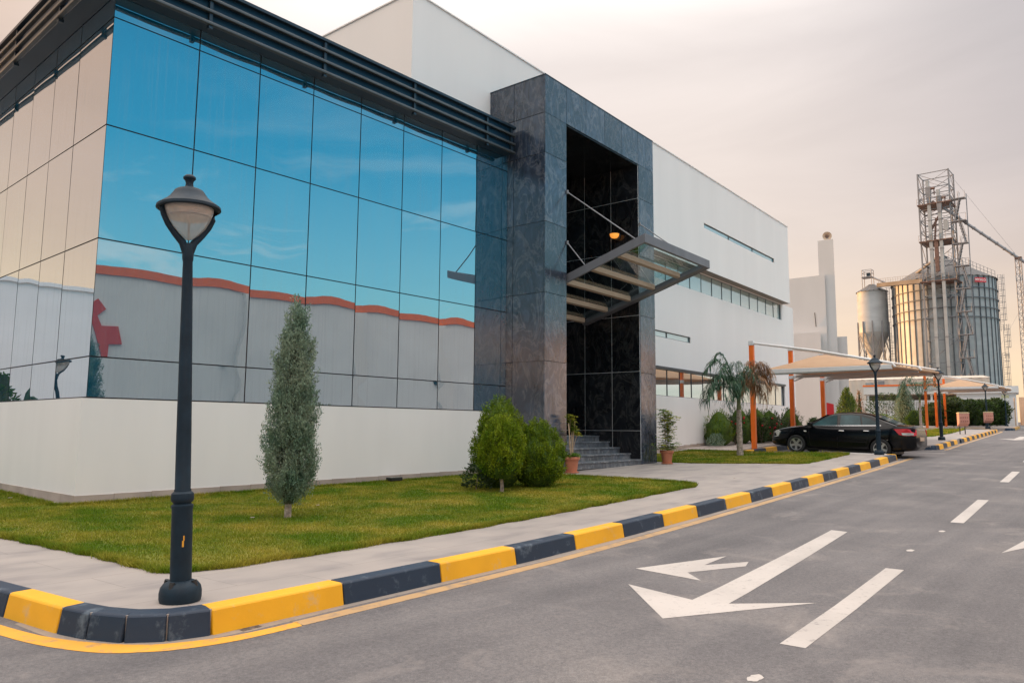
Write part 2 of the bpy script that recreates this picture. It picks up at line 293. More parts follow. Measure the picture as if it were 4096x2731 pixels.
def leafmat(name, a, b_, isl=.35, tr=.25, rough=.55, thr=(.3, .7)):
    mt = mat(name, a, rough, col2=b_, scale=2.5, isl=isl, spec=.25, thr=thr)
    t = mt.node_tree; b = t.nodes['Principled BSDF']; o = t.nodes['Material Output']
    src = b.inputs['Base Color'].links[0].from_socket
    ts = nd(t, 'ShaderNodeBsdfTranslucent'); lk(t, src, ts.inputs[0]); mx = nd(t, 'ShaderNodeMixShader'); mx.inputs[0].default_value = tr
    lk(t, b.outputs[0], mx.inputs[1]); lk(t, ts.outputs[0], mx.inputs[2]); lk(t, mx.outputs[0], o.inputs[0]); return mt
l_thuja = leafmat('thuja_foliage', (.045, .115, .004), (.20, .26, .012), isl=.5)
l_thuja_f = leafmat('bright_thuja_foliage', (.065, .145, .004), (.25, .30, .012), isl=.5)
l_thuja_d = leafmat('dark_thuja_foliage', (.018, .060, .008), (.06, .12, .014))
l_cyp = leafmat('blue_cypress_foliage', (.10, .19, .13), (.29, .345, .25), isl=.42)
l_palm = leafmat('palm_leaflets', (.03, .085, .055), (.09, .16, .085))
l_palmd = leafmat('dry_palm_leaflets', (.24, .13, .07), (.36, .22, .13))
l_hedge = leafmat('hedge_leaves', (.016, .042, .008), (.065, .10, .02), isl=.5)
l_sch = leafmat('variegated_leaves', (.09, .19, .02), (.46, .42, .05), isl=.4, thr=(.42, .66))
l_rose = leafmat('rose_leaves', (.025, .05, .02), (.07, .10, .04), isl=.4)
l_red = leafmat('red_petals', (.30, .01, .02), (.50, .02, .03))
l_grass = leafmat('grass_blades', (.095, .170, .001), (.30, .265, .03), isl=.35, tr=.2, thr=(.40, .63))
l_tree = leafmat('far_tree_leaves', (.035, .045, .02), (.09, .09, .035), isl=.4)
l_ygr = leafmat('golden_conifer_foliage', (.07, .13, .015), (.16, .20, .03))
lawn_m = mat('lawn_turf', (.075, .125, .002), .95, col2=(.23, .20, .03), scale=.9, bump=.6, bscale=90, thr=(.40, .63), detail=7)
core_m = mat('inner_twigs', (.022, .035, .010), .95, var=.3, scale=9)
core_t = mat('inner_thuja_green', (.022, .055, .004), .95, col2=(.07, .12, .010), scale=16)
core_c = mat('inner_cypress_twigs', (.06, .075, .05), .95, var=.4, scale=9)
stakem = mat('wooden_stake', (.46, .33, .22), .8, var=.15, scale=10)

# ------------------------------------------------------------------ mesh helpers
class MB:
    def __init__(self, M=None): self.v = []; self.f = []; self.mi = []; self.M = M; self.cur = 0
    def add(self, vs, fs):
        o = len(self.v)
        self.v += [tuple(self.M @ Vector(p)) if self.M is not None else tuple(p) for p in vs]
        self.f += [tuple(i+o for i in f) for f in fs]; self.mi += [self.cur]*len(fs); return self
    def box(self, x0, x1, y0, y1, z0, z1):
        v = [(x, y, z) for x in (x0, x1) for y in (y0, y1) for z in (z0, z1)]
        return self.add(v, [(0, 1, 3, 2), (4, 6, 7, 5), (0, 4, 5, 1), (2, 3, 7, 6), (0, 2, 6, 4), (1, 5, 7, 3)])
    def prism(self, poly, a, b, axis='z'):
        n = len(poly); mk = {'z': lambda p, t: (p[0], p[1], t), 'y': lambda p, t: (p[0], t, p[1]), 'x': lambda p, t: (t, p[0], p[1])}[axis]
        v = [mk(p, a) for p in poly]+[mk(p, b) for p in poly]
        f = [tuple(range(n-1, -1, -1)), tuple(range(n, 2*n))]+[(i, (i+1) % n, n+(i+1) % n, n+i) for i in range(n)]
        return self.add(v, f)
    def bar(self, p, q, r, n=6, r2=None, caps=True):
        p, q = Vector(p), Vector(q); d = q-p
        if d.length < 1e-6: return self
        d.normalize(); a = d.orthogonal().normalized(); b = d.cross(a); r2 = r if r2 is None else r2
        if n == 4: a, b = (a+b).normalized(), (b-a).normalized()
        v = [tuple(c+(a*math.cos(t)+b*math.sin(t))*ra) for c, ra in ((p, r), (q, r2)) for t in [2*math.pi*i/n for i in range(n)]]
        f = [(i, (i+1) % n, n+(i+1) % n, n+i) for i in range(n)]
        if caps: f += [tuple(range(n-1, -1, -1)), tuple(range(n, 2*n))]
        return self.add(v, f)
    def beam(self, p, q, wd, h, up=(0, 0, 1)):
        p, q = Vector(p), Vector(q); d = (q-p).normalized(); s = d.cross(Vector(up)).normalized(); u = s.cross(d)
        v = [tuple(c+s*a*wd/2+u*b*h/2) for c in (p, q) for a, b in ((-1, -1), (1, -1), (1, 1), (-1, 1))]
        return self.add(v, [(3, 2, 1, 0), (4, 5, 6, 7), (0, 1, 5, 4), (1, 2, 6, 5), (2, 3, 7, 6), (3, 0, 4, 7)])
    def tube(self, pts, rad, n=8):
        pts = [Vector(p) for p in pts]; rad = rad if isinstance(rad, (list, tuple)) else [rad]*len(pts)
        v = []; f = []
        for i, p in enumerate(pts):
            d = (pts[min(i+1, len(pts)-1)]-pts[max(i-1, 0)]).normalized()
            ref = Vector((0, 0, 1)) if abs(d.z) < .95 else Vector((1, 0, 0))
            a = d.cross(ref).normalized(); b = d.cross(a)
            v += [tuple(p+(a*math.cos(t)+b*math.sin(t))*rad[i]) for t in [2*math.pi*k/n for k in range(n)]]
        for i in range(len(pts)-1):
            f += [(i*n+k, i*n+(k+1) % n, (i+1)*n+(k+1) % n, (i+1)*n+k) for k in range(n)]
        f += [tuple(range(n-1, -1, -1)), tuple(range((len(pts)-1)*n, len(pts)*n))]
        return self.add(v, f)
    def lathe(self, prof, n=24, c=(0, 0, 0), cap=True):
        v = [(c[0]+r*math.cos(2*math.pi*k/n), c[1]+r*math.sin(2*math.pi*k/n), c[2]+z) for r, z in prof for k in range(n)]
        f = [(i*n+k, i*n+(k+1) % n, (i+1)*n+(k+1) % n, (i+1)*n+k) for i in range(len(prof)-1) for k in range(n)]
        if cap: f += [tuple(range(n-1, -1, -1)), tuple(range((len(prof)-1)*n, len(prof)*n))]
        return self.add(v, f)
    def build(self, name, mats, parent=None, smooth=False, bevel=0, ang=40, loc=None):
        me = bpy.data.meshes.new(name); me.from_pydata(self.v, [], self.f); me.update()
        mats = mats if isinstance(mats, (list, tuple)) else [mats]
        for q in mats: me.materials.append(q)
        if len(mats) > 1: me.polygons.foreach_set('material_index', self.mi)
        bm = bmesh.new(); bm.from_mesh(me); bmesh.ops.recalc_face_normals(bm, faces=bm.faces); bm.to_mesh(me); bm.free()
        if smooth:
            me.polygons.foreach_set('use_smooth', [True]*len(me.polygons)); me.set_sharp_from_angle(angle=R(ang))
        o = bpy.data.objects.new(name, me); COL.objects.link(o)
        if parent is not None: o.parent = parent
        if loc is not None: o.location = loc
        if bevel:
            b = o.modifiers.new('bevel', 'BEVEL'); b.width = bevel; b.segments = 2; b.limit_method = 'ANGLE'; b.angle_limit = R(35)
        return o
def raw(name, V, F, mats, parent=None, smooth=False, mi=None, loc=None):
    """fast mesh from numpy arrays; F is (n,k) with constant k"""
    me = bpy.data.meshes.new(name); V = np.asarray(V, np.float32); F = np.asarray(F, np.int32); n, k = F.shape
    me.vertices.add(len(V)); me.vertices.foreach_set('co', V.ravel())
    me.loops.add(n*k); me.loops.foreach_set('vertex_index', F.ravel())
    me.polygons.add(n); me.polygons.foreach_set('loop_start', np.arange(n, dtype=np.int32)*k)
    mats = mats if isinstance(mats, (list, tuple)) else [mats]
    for q in mats: me.materials.append(q)
    if mi is not None: me.polygons.foreach_set('material_index', np.asarray(mi, np.int32))
    if smooth: me.polygons.foreach_set('use_smooth', np.ones(n, bool))
    me.update(calc_edges=True); me.validate()
    o = bpy.data.objects.new(name, me); COL.objects.link(o)
    if parent is not None: o.parent = parent
    if loc is not None: o.location = loc
    return o
def thing(name, label, cat, loc=(0, 0, 0), rz=0, group=None):
    o = bpy.data.objects.new(name, None); o.empty_display_size = .3; COL.objects.link(o); o.location = loc; o.rotation_euler = (0, 0, rz)
    o['label'] = label; o['category'] = cat
    if group: o['group'] = group
    return o
def tag(o, label, cat, group=None):
    o['label'] = label; o['category'] = cat
    if group: o['group'] = group
    return o
def struct(o, label=None):
    o['kind'] = 'structure'
    if label: o['label'] = label
    return o
def copy_tree(o, parent=None):
    c = o.copy(); COL.objects.link(c)
    if parent is not None: c.parent = parent
    for ch in list(o.children): copy_tree(ch, c)
    return c

# ------------------------------------------------------------------ terrain
GX = [-60, -5, 0, 2, 4, 6.3, 8.6, 11, 13.3, 17.9, 21.5, 33, 58, 80, 120, 400, 3000]
GZ = [-.06, -.06, -.055, -.045, -.01, .045, .105, .17, .24, .375, .495, .88, 1.52, 1.95, 3.0, 3.6, 4.0]
BX = [-60, -5, 0, 9.2, 16, 20, 25, 33, 58, 80, 120, 400, 3000]
BZ = [-.03, -.03, -.02, .08, .21, .37, .58, .88, 1.52, 1.95, 3.0, 3.6, 4.0]
def G(x, y=-8.0):
    a = np.interp(x, GX, GZ); b = np.interp(x, BX, BZ); t = np.clip((np.asarray(y)+5.5)/4, 0, 1); t = t*t*(3-2*t)
    r = a*(1-t)+b*t
    return float(r) if np.ndim(r) == 0 else r
def GR(x, y):
    i, j = math.floor(x), math.floor(y); u, v = x-i, y-j
    return (G(i, j)*(1-u)+G(i+1, j)*u)*(1-v)+(G(i, j+1)*(1-u)+G(i+1, j+1)*u)*v
def slab(name, poly, dz, thick, m, step=1.0, parent=None, hf=None):
    """polygon sheet draped dz above the terrain, with a skirt `thick` deep"""
    bm = bmesh.new(); vs = [bm.verts.new((x, y, 0)) for x, y in poly]; bm.faces.new(vs)
    xs = [p[0] for p in poly]; ys = [p[1] for p in poly]
    for ax, lo, hi in ((0, min(xs), max(xs)), (1, min(ys), max(ys))):
        k = math.ceil(lo/step)*step
        while k < hi:
            co = (k, 0, 0) if ax == 0 else (0, k, 0); no = (1, 0, 0) if ax == 0 else (0, 1, 0)
            bmesh.ops.bisect_plane(bm, geom=bm.verts[:]+bm.edges[:]+bm.faces[:], plane_co=co, plane_no=no); k += step
    if thick:
        r = bmesh.ops.extrude_edge_only(bm, edges=[e for e in bm.edges if e.is_boundary])
        low = {v for v in r['geom'] if isinstance(v, bmesh.types.BMVert)}
    else: low = set()
    hf = hf or G
    for v in bm.verts: v.co.z = hf(v.co.x, v.co.y)+dz-(thick if v in low else 0)
    bmesh.ops.triangulate(bm, faces=[f for f in bm.faces if len(f.verts) > 4])
    bmesh.ops.recalc_face_normals(bm, faces=bm.faces)
    me = bpy.data.meshes.new(name); bm.to_mesh(me); bm.free(); me.materials.append(m)
    o = bpy.data.objects.new(name, me); COL.objects.link(o)
    if parent: o.parent = parent
    return o
RD = -.17
# far ground sheet, sunk under the road
xs = np.array([-400, -120, -60, -40, -20, 0, 10, 20, 30, 45, 60, 80, 100, 120, 150, 200, 300, 500, 900, 1500, 3000.]); ys = np.array([-900, -300, -100, -40, -20, -10, 0, 10, 20, 40, 100, 300, 900, 2500.])
V = np.array([(x, y, G(x)-.32) for x in xs for y in ys]); ny = len(ys)
F = [(i*ny+j, (i+1)*ny+j, (i+1)*ny+j+1, i*ny+j+1) for i in range(len(xs)-1) for j in range(ny-1)]
struct(raw('ground', V, F, earth))
def sheet(name, x0, x1, y0, y1, dz, m, sx=1.0, sy=1.0):
    xs = np.arange(x0, x1+.01, sx); ys = np.arange(y0, y1+.01, sy); ny = len(ys)
    V = np.array([(x, y, G(x, y)+dz) for x in xs for y in ys])
    F = [(i*ny+j, (i+1)*ny+j, (i+1)*ny+j+1, i*ny+j+1) for i in range(len(xs)-1) for j in range(ny-1)]
    return raw(name, V, F, m, smooth=True)
struct(sheet('road', -40, 112, -19, 12, RD, asph))

# --- kerb line directions: road runs 3.7 degrees off the glass front
TH = R(3.7); KU = Vector((math.cos(TH), math.sin(TH), 0)); KN = Vector((-math.sin(TH), math.cos(TH), 0))
K0 = Vector((-1.86, -7.90, 0))
def kp(s, off=0): return K0+KU*s+KN*off
def kerb(name, segs):
    """segs: list of (list of plan points along the kerb face, colour 0 yellow / 1 black); left of travel = pavement"""
    mb = MB()
    for pts, c in segs:
        mb.cur = c; rings = []
        pts = [Vector((p[0], p[1], 0)) for p in pts]
        for i, p in enumerate(pts):
            d = (pts[min(i+1, len(pts)-1)]-pts[max(i-1, 0)]).normalized(); nrm = Vector((-d.y, d.x, 0)); z = G(p.x, p.y)
            e = .004 if i == 0 else (-.004 if i == len(pts)-1 else 0)
            q = p+d*e
            rings.append([tuple(q+nrm*o+Vector((0, 0, z+h))) for o, h in ((-.045, -.20), (-.012, -.012), (.0, .006), (.16, .008), (.16, -.20))])
        n = 5; v = [a for r_ in rings for a in r_]
        f = [(i*n+k, i*n+(k+1) % n, (i+1)*n+(k+1) % n, (i+1)*n+k) for i in range(len(rings)-1) for k in range(n)]
        f += [tuple(range(n)), tuple(range((len(rings)-1)*n+n-1, (len(rings)-1)*n-1, -1))]
        mb.add(v, f)
    return struct(mb.build(name, [kyel, kblk], bevel=.012))
def arc(c, r, a0, a1, n=4): return [(c[0]+r*math.cos(R(a0+(a1-a0)*i/n)), c[1]+r*math.sin(R(a0+(a1-a0)*i/n))) for i in range(n+1)]
def line(a, b, n=2): return [(a[0]+(b[0]-a[0])*i/n, a[1]+(b[1]-a[1])*i/n) for i in range(n+1)]
ST = 1.167
segs = []
# left side kerb runs up past the glass corner, travelling towards the corner (pavement on its left)
ld = Vector((.13, -1, 0)).normalized(); la = Vector((-2.545, -7.02, 0))
pts = [la-ld*(.0+k*1.05) for k in range(0, 14)]
pts2 = [(la-ld*.62)]
segs.append(([tuple(la-ld*.72)[:2], tuple(la-ld*.3)[:2], tuple(la+ld*.08)[:2]], 0))
for k in range(12): segs.append((line(tuple(la-ld*(.72+1.1*(k+1)))[:2], tuple(la-ld*(.72+1.1*k))[:2]), 1 if k % 2 == 0 else 0))
cpt = [(-2.535, -7.10), (-2.46, -7.40), (-2.33, -7.66), (-2.13, -7.83), (-1.86, -7.90)]
for a, b in ((0, 1), (1, 2), (2, 3), (3, 4)): segs.append((line(cpt[a], cpt[b]), 1))
i = 0; s = 0.0
while s < 23.3:
    segs.append((line(tuple(kp(s))[:2], tuple(kp(min(s+ST, 23.45)))[:2]), i % 2)); s += ST; i += 1
e1 = kp(23.45); e1c = (e1.x, e1.y)
segs.append(([e1c, (e1.x+.18, e1.y+.06), (e1.x+.27, e1.y+.26)], 0))
kerb('kerb', segs)
for k in range(5): pass
# pavements (islands)
endx = e1.x+.27
isl1 = [tuple(la-ld*14)[:2], tuple(la)[:2]]+[(a, b) for a, b in cpt]+[tuple(kp(s))[:2] for s in (5, 10, 15, 20)]+[e1c, (endx-.05, e1.y+.08), (endx, e1.y+.3), (22.15, -1.0), (27.75, -.75), (27.75, 3.5), (10, 3.5), (.3, .3), (.3, 8)]
isl1 = [((x, y)) for x, y in isl1]
def inset(poly, d):
    return poly
struct(slab('pavement', isl1, 0, .25, pave))
struct(slab('bay_edge_strip', [(endx-.16, e1.y+.3), (endx+.01, e1.y+.3), (22.17, -1.0), (22.0, -1.0)], .006, .25, plaster2))

# lawn 1 and 2 and grass
lawn1 = [(-1.97, -2.6), (-1.58, -5.0), (-1.52, -6.25), (-1.40, -6.48), (-1.1, -6.53)]+[(-.25+(9.0+.25)*t, -6.52+(-5.92+6.52)*t) for t in (0, .25, .5, .75, 1)]+[(9.25, -5.84), (9.62, -5.35), (9.66, -4.9), (10.15, -1.7), (10.15, -.20), (-.12, -.20), (-.36, -.05), (-.22, 3.2), (-.2, 10), (-2.6, 10)]
lawn2 = [(16.35, -1.1), (16.2, -4.0), (16.15, -5.25), (16.5, -5.42), (21.0, -5.12), (21.45, -4.95), (21.62, -4.6), (21.88, -1.0), (22.0, .9), (16.4, .9)]
lawn3 = [(44.0, -3.6), (53.4, -2.6), (54.4, -2.2), (54.0, -1.0), (34.5, -3.0), (34.2, -3.5), (38, -4.0)]
lawn4 = [(28.6, -4.9), (29.6, -4.8), (29.4, -1.5), (28.5, -1.5)]
for n_, p_ in (('lawn', lawn1), ('lawn', lawn2), ('lawn', lawn3), ('lawn', lawn4)):
    struct(slab(n_, p_, .007, 0, lawn_m))
def in_poly(px, py, poly):
    ins = np.zeros(len(px), bool); n = len(poly)
    for i in range(n):
        x1, y1 = poly[i]; x2, y2 = poly[(i+1) % n]
        c = (y1 > py) != (y2 > py)
        with np.errstate(divide='ignore', invalid='ignore'): xi = (x2-x1)*(py-y1)/(y2-y1)+x1
        ins ^= c & (px < xi)
    return ins
def edge_dist(px, py, poly):
    d = np.full(len(px), 1e9); n = len(poly)
    for i in range(n):
        a = np.array(poly[i]); b = np.array(poly[(i+1) % n]); ab = b-a; L2 = ab@ab
        t = np.clip(((px-a[0])*ab[0]+(py-a[1])*ab[1])/L2, 0, 1)
        d = np.minimum(d, np.hypot(px-a[0]-t*ab[0], py-a[1]-t*ab[1]))
    return d
def grass(poly, N, h0, wd, label, thin=True):
    P = np.array(poly); lo, hi = P.min(0), P.max(0)
    px = rng.uniform(lo[0], hi[0], N); py = rng.uniform(lo[1], hi[1], N)
    k = in_poly(px, py, poly); px, py = px[k], py[k]
    D = np.hypot(px-CAM.x, py-CAM.y)
    if thin:
        k = rng.random(len(px)) < np.clip((9.0/D)**1.3, .12, 1); px, py, D = px[k], py[k], D[k]
    e = edge_dist(px, py, poly); patch = .5+.5*np.sin(px*1.3+np.sin(py*1.7)*1.3)*np.cos(py*2.1+px*.4)
    h = h0*(.55+.7*rng.random(len(px)))*(1+1.6*np.exp(-(e/.09)**2))*(.8+.35*patch)
    wdt = wd*np.clip(D/7, .8, 3.0)
    a = rng.uniform(0, 2*np.pi, len(px)); ln = rng.uniform(.1, .75, len(px))*h; b = rng.uniform(0, 2*np.pi, len(px))
    z = G(px, py)+.012
    p = np.stack([px, py, z], 1); s = np.stack([np.cos(a)*wdt, np.sin(a)*wdt, 0*a], 1); t = np.stack([np.cos(b)*ln, np.sin(b)*ln, h], 1)
    n = len(px); V = np.empty((n, 3, 3)); V[:, 0] = p-s; V[:, 1] = p+s; V[:, 2] = p+t
    o = raw('grass', V.reshape(-1, 3), np.arange(3*n).reshape(-1, 3), l_grass); o['kind'] = 'stuff'; o['label'] = label; o['category'] = 'grass'; return o
def fringe(poly, N, h0, wd, label):
    P = np.array(poly); Q = np.roll(P, -1, 0); L = np.hypot(*(Q-P).T); c = np.cumsum(L)/L.sum()
    u = rng.random(N); i = np.searchsorted(c, u); t = rng.random(N)[:, None]; p = P[i]*(1-t)+Q[i]*t+rng.normal(size=(N, 2))*.018
    wob = .016*np.sin(p[:, :1]*9)+.014*np.sin(p[:, 1:]*13+p[:, :1]*5); p = p+wob
    D = np.hypot(p[:, 0]-CAM.x, p[:, 1]-CAM.y); k = rng.random(N) < np.clip((11/D)**1.2, .2, 1); p = p[k]; D = D[k]; n = len(p)
    a = rng.uniform(0, 6.283, n); b = rng.uniform(0, 6.283, n); h = h0*rng.uniform(.4, 1.25, n); w_ = wd*np.clip(D/7, .8, 2.5); ln = h*rng.uniform(.2, 1.1, n)
    z = G(p[:, 0], p[:, 1])+.002; B = np.column_stack([p, z]); V = np.empty((n, 3, 3)); S = np.stack([np.cos(a)*w_, np.sin(a)*w_, 0*a], 1)
    V[:, 0] = B-S; V[:, 1] = B+S; V[:, 2] = B+np.stack([np.cos(b)*ln, np.sin(b)*ln, h], 1)
    o = raw('grass', V.reshape(-1, 3), np.arange(3*n).reshape(-1, 3), l_grass); o['kind'] = 'stuff'; o['label'] = label; o['category'] = 'grass'
def patchy():
    t = l_grass.node_tree
    for n in t.nodes:
        if n.type == 'TEX_NOISE': n.inputs['Scale'].default_value = .9; n.inputs['Detail'].default_value = 7; n.inputs['Roughness'].default_value = .65
patchy()
grass(lawn1, 900000, .026, .0030, 'mown green grass with yellowing patches in front of the glass building')
grass(lawn2, 110000, .030, .0045, 'mown green grass around the small palm beside the dark stone portal')
grass(lawn3, 22000, .06, .009, 'strip of mown grass behind the litter bins', thin=False)
grass(lawn4, 4000, .06, .008, 'small patch of grass behind the black car', thin=False)

fringe(lawn1, 90000, .062, .0032, 'longer ragged grass along the edge of the front lawn')
fringe(lawn2, 26000, .055, .004, 'longer ragged grass along the edge of the palm lawn')
# parking bay back kerb, islands beyond
kb = []
for k in range(5): kb.append((line((27.7-1.12*k-1.12, -1.0+.05*(4-k)*.2), (27.7-1.12*k, -1.0+.05*(5-k)*.2)), k % 2))
kerb('kerb', [(list(p), c) for p, c in kb])
struct(slab('planting_bed', [(22.2, -.78), (27.7, -.55), (35.5, -.2), (35.5, 3.3), (22.2, 3.0)], .03, .25, bed_m))
isl2 = [(27.8, -1.0), (27.72, -5.5), (27.85, -6.0), (28.2, -6.18), (33.3, -5.85), (33.5, -5.8), (34.3, -5.78), (53.6, -4.25), (54.3, -4.0), (54.6, -3.4), (54.6, 3), (30, 3), (30, -.9)]
struct(slab('pavement', isl2, 0, .25, pave))
sg = [(line((27.80, -1.2-1.1*k), (27.78, -1.2-1.1*(k+1))), k % 2) for k in range(4)]
sg.append((line((27.78, -5.6), (27.86, -5.98))+[(28.05, -6.14), (28.3, -6.2)], 1))
x = 28.3
i = 0
while x < 33.1: sg.append((line((x, -6.2+(x-28.3)*.066), (min(x+1.0, 33.3), -6.2+(min(x+1.0, 33.3)-28.3)*.066)), i % 2)); x += 1.0; i += 1
x = 34.4
while x < 53.5: sg.append((line((x, -5.82+(x-34.4)*.079), (x+1.12, -5.82+(x+1.12-34.4)*.079)), i % 2)); x += 1.12; i += 1
sg.append(([(53.4, -4.32), (54.2, -4.1), (54.7, -3.5)], 0))
kerb('kerb', sg)
isl3 = [(58.0, 3), (58.1, -.9), (59.3, -4.0), (59.8, -4.35), (60.5, -4.4), (70.5, -3.4), (71.2, -3.0), (76, -2.6), (80, -2.2), (80, 8), (60, 8)]
struct(slab('pavement', isl3, 0, .25, pave))
sg = []; a = Vector((58.0, 2.2, 0)); b = Vector((59.35, -4.1, 0)); L = (b-a).length; d = (b-a)/L
nk = 5
for k in range(nk): sg.append((line(tuple(a+d*L*k/nk)[:2], tuple(a+d*L*(k+1)/nk)[:2]), (k+1) % 2))
sg.append(([(59.35, -4.1), (59.7, -4.38), (60.4, -4.46)], 1))
x = 60.4; i = 0
while x < 70.3: sg.append((line((x, -4.46+(x-60.4)*.1), (x+1.1, -4.46+(x+1.1-60.4)*.1)), i % 2)); x += 1.1; i += 1
kerb('kerb', sg)
# left pavement beyond the side road is not needed (outside the frame)

# road markings
def marking(name, poly, m, dz=.0025):
    return struct(slab(name, poly, RD+dz, 0, m, step=1.0, hf=GR))
for s0, s1, o0 in ((2.28, 5.62, -3.28), (9.66, 13.05, -3.34), (17.0, 20.3, -3.36), (24.2, 27.5, -3.36), (31.5, 34.8, -3.36), (39, 42.3, -3.36), (-5.2, -1.9, -3.3)):
    marking('lane_dash', [tuple(kp(s0, o0-.085))[:2], tuple(kp(s1, o0-.085))[:2], tuple(kp(s1, o0+.085))[:2], tuple(kp(s0, o0+.085))[:2]], lwht)
arrow = [(6.21, -9.44), (1.40, -9.88), (1.58, -9.13), (.68, -10.01), (2.01, -10.71), (1.48, -10.17), (6.18, -9.66)]
marking('direction_arrow', arrow, lwht)
turn = [(2.28, -8.77), (3.53, -9.18), (2.90, -9.23), (3.37, -9.51), (3.12, -9.59), (2.44, -9.28), (2.18, -9.56)]
marking('turn_arrow', turn, lwht)
marking('direction_arrow', [(5.66, -11.49), (7.2, -11.95), (7.2, -11.6)], lwht)
fa = kp(42, -2.2); q = [(0, 0), (2.2, -1.0), (1.7, -.2), (6, -.2), (6, .2), (1.7, .2), (2.2, 1.0)]
marking('direction_arrow', [tuple(kp(41+a*1.0, -2.0+b*.9))[:2] for a, b in q], lwht)
def smooth_path(P, n=6):
    P = [Vector((*p, 0)) for p in P]; o = []
    for i in range(len(P)-1):
        p0, p1, p2, p3 = P[max(i-1, 0)], P[i], P[i+1], P[min(i+2, len(P)-1)]
        for k in range(n):
            t = k/n; v = .5*((2*p1)+(p2-p0)*t+(2*p0-5*p1+4*p2-p3)*t*t+(3*p1-p0-3*p2+p3)*t**3); o.append((v.x, v.y))
    return o+[(P[-1].x, P[-1].y)]
yo = smooth_path([(-2.93, -6.3), (-2.78, -7.20), (-2.57, -7.76), (-2.34, -8.0), (-2.12, -8.12), (-1.79, -8.19), (-1.3, -8.18)])
yi = smooth_path([(-1.26, -8.05), (-1.72, -8.06), (-2.06, -7.96), (-2.26, -7.84), (-2.46, -7.57), (-2.66, -7.08), (-2.80, -6.3)])
marking('edge_line', yo+yi, lyel)
marking('edge_line', [(-3.55, -2), (-2.93, -6.28), (-2.80, -6.28), (-3.42, -2)], lyel)
marking('edge_line', [tuple(kp(.56, -.31))[:2], tuple(kp(24.6, -.33))[:2], tuple(kp(24.6, -.18))[:2], tuple(kp(.56, -.17))[:2]], lyel2)
marking('edge_line', [(28.1, -6.55), (33.5, -6.18), (54.4, -4.55), (57, -4.2), (57, -4.05), (54.4, -4.4), (33.5, -6.03), (28.1, -6.40)], lyel2)
gdust = worn('gutter_dust', (.26, .225, .195), (.14, .13, .125), .12, 7)
def kline(off): return [tuple(kp(q, off))[:2] for q in np.linspace(0.2, 23.3, 24)]
_w = random.Random(5)
marking('gutter_dust', kline(-.0)+[(x_+_w.uniform(-.02, .02), y_-.115-_w.uniform(0, .05)) for x_, y_ in reversed(kline(0))], gdust, .0012)
marking('gutter_dust', smooth_path([(-2.60, -6.6), (-2.55, -7.10), (-2.46, -7.42), (-2.31, -7.68), (-2.10, -7.86), (-1.80, -7.93), (-1.5, -7.90)])+smooth_path([(-1.5, -7.98), (-1.80, -8.02), (-2.12, -7.96), (-2.36, -7.78), (-2.54, -7.48), (-2.64, -7.12), (-2.68, -6.6)]), gdust, .0012)
for (x_, y_, r_) in ((-.17, -11.11, .055), (7.0, -10.62, .055), (5.2, -10.66, .055), (-1.2, -10.9, .03), (2.9, -12.4, .03), (9.2, -11.9, .04)):
    marking('paint_spot', [(x_+r_*1.4*math.cos(k_*.37)*(1+.12*math.sin(k_*1.9)), y_+r_*.7*math.sin(k_*.37)*(1+.15*math.cos(k_*2.3))) for k_ in range(17)], lwht)
for k in range(3): marking('bay_line', [(23.3+2.6*k-.05, -6.9), (23.3+2.6*k+.05, -6.9), (23.6+2.6*k+.05, -2), (23.6+2.6*k-.05, -2)] if k else [(27.4, -6.6), (27.5, -6.6), (27.6, -1.4), (27.5, -1.4)], lwht)

# ================================================================== glass office building
office = thing('office_building', 'low office building wrapped in blue mirror glass above a white base wall', 'building')
GZR = [1.66, 2.32, 4.268, 6.206, 8.108, 8.60]
FX = [0]+[.274+1.232*i for i in range(1, 8)]+[10.10]
LY = [0]+[.243+1.259*i for i in range(1, 11)]
def pane(a0, a1, z0, z1, face):
    n = 7; g = .011; b = -random.uniform(.0022, .0058); tx = random.uniform(-.0012, .0012); tz = random.uniform(-.0010, .0010)
    V = []
    for i in range(n):
        for j in range(n):
            u = -1+2*i/(n-1); v = -1+2*j/(n-1)
            a = a0+g+(a1-a0-2*g)*i/(n-1); z = z0+g+(z1-z0-2*g)*j/(n-1)
            d = -.006+b*(1-u*u)*(1-v*v)+tx*u+tz*v
            V.append((a, -d, z) if face == 'f' else (-d, a, z))
    F = [(i*n+j, (i+1)*n+j, (i+1)*n+j+1, i*n+j+1) if face == 'f' else (i*n+j, i*n+j+1, (i+1)*n+j+1, (i+1)*n+j) for i in range(n-1) for j in range(n-1)]
    return raw('glass_panel', V, F, cwglass, office, smooth=True)
for i in range(8):
    for j in range(5): pane(FX[i], FX[i+1], GZR[j], GZR[j+1], 'f')
for i in range(10):
    for j in range(5): pane(LY[i], LY[i+1], GZR[j], GZR[j+1], 'l')
MB().box(.02, 10.1, .02, 12.7, 1.55, 9.15).build('mullion_grid', mullm, office)
mb = MB(); mb.prism([(-.10, -.10), (10.14, -.10), (10.14, .02), (.02, .02), (.02, 12.8), (-.10, 12.8)], -.4, 1.645)
mb.build('base_wall', plaster, office)
mb = MB()
mb.prism([(-.10, -.10), (10.12, -.10), (10.12, .02), (.02, .02), (.02, 12.8), (-.10, 12.8)], 1.647, 1.662); mb.build('sill', mullm, office)
mb = MB(); x = -.115
while x < 10.1: mb.box(x+.003, min(x+.60, 10.14)-.003, -.115, -.099, G(x, 0)-.1, G(x+.3, 0)+.14); x += .60
y = -.115
while y < 12.5: mb.box(-.115, -.099, y+.003+(.016 if y < 0 else 0), y+.60-.003, -.2, .125); y += .60
mb.build('plinth_tiles', plinth_m, office)
OF, OL = .40, .42
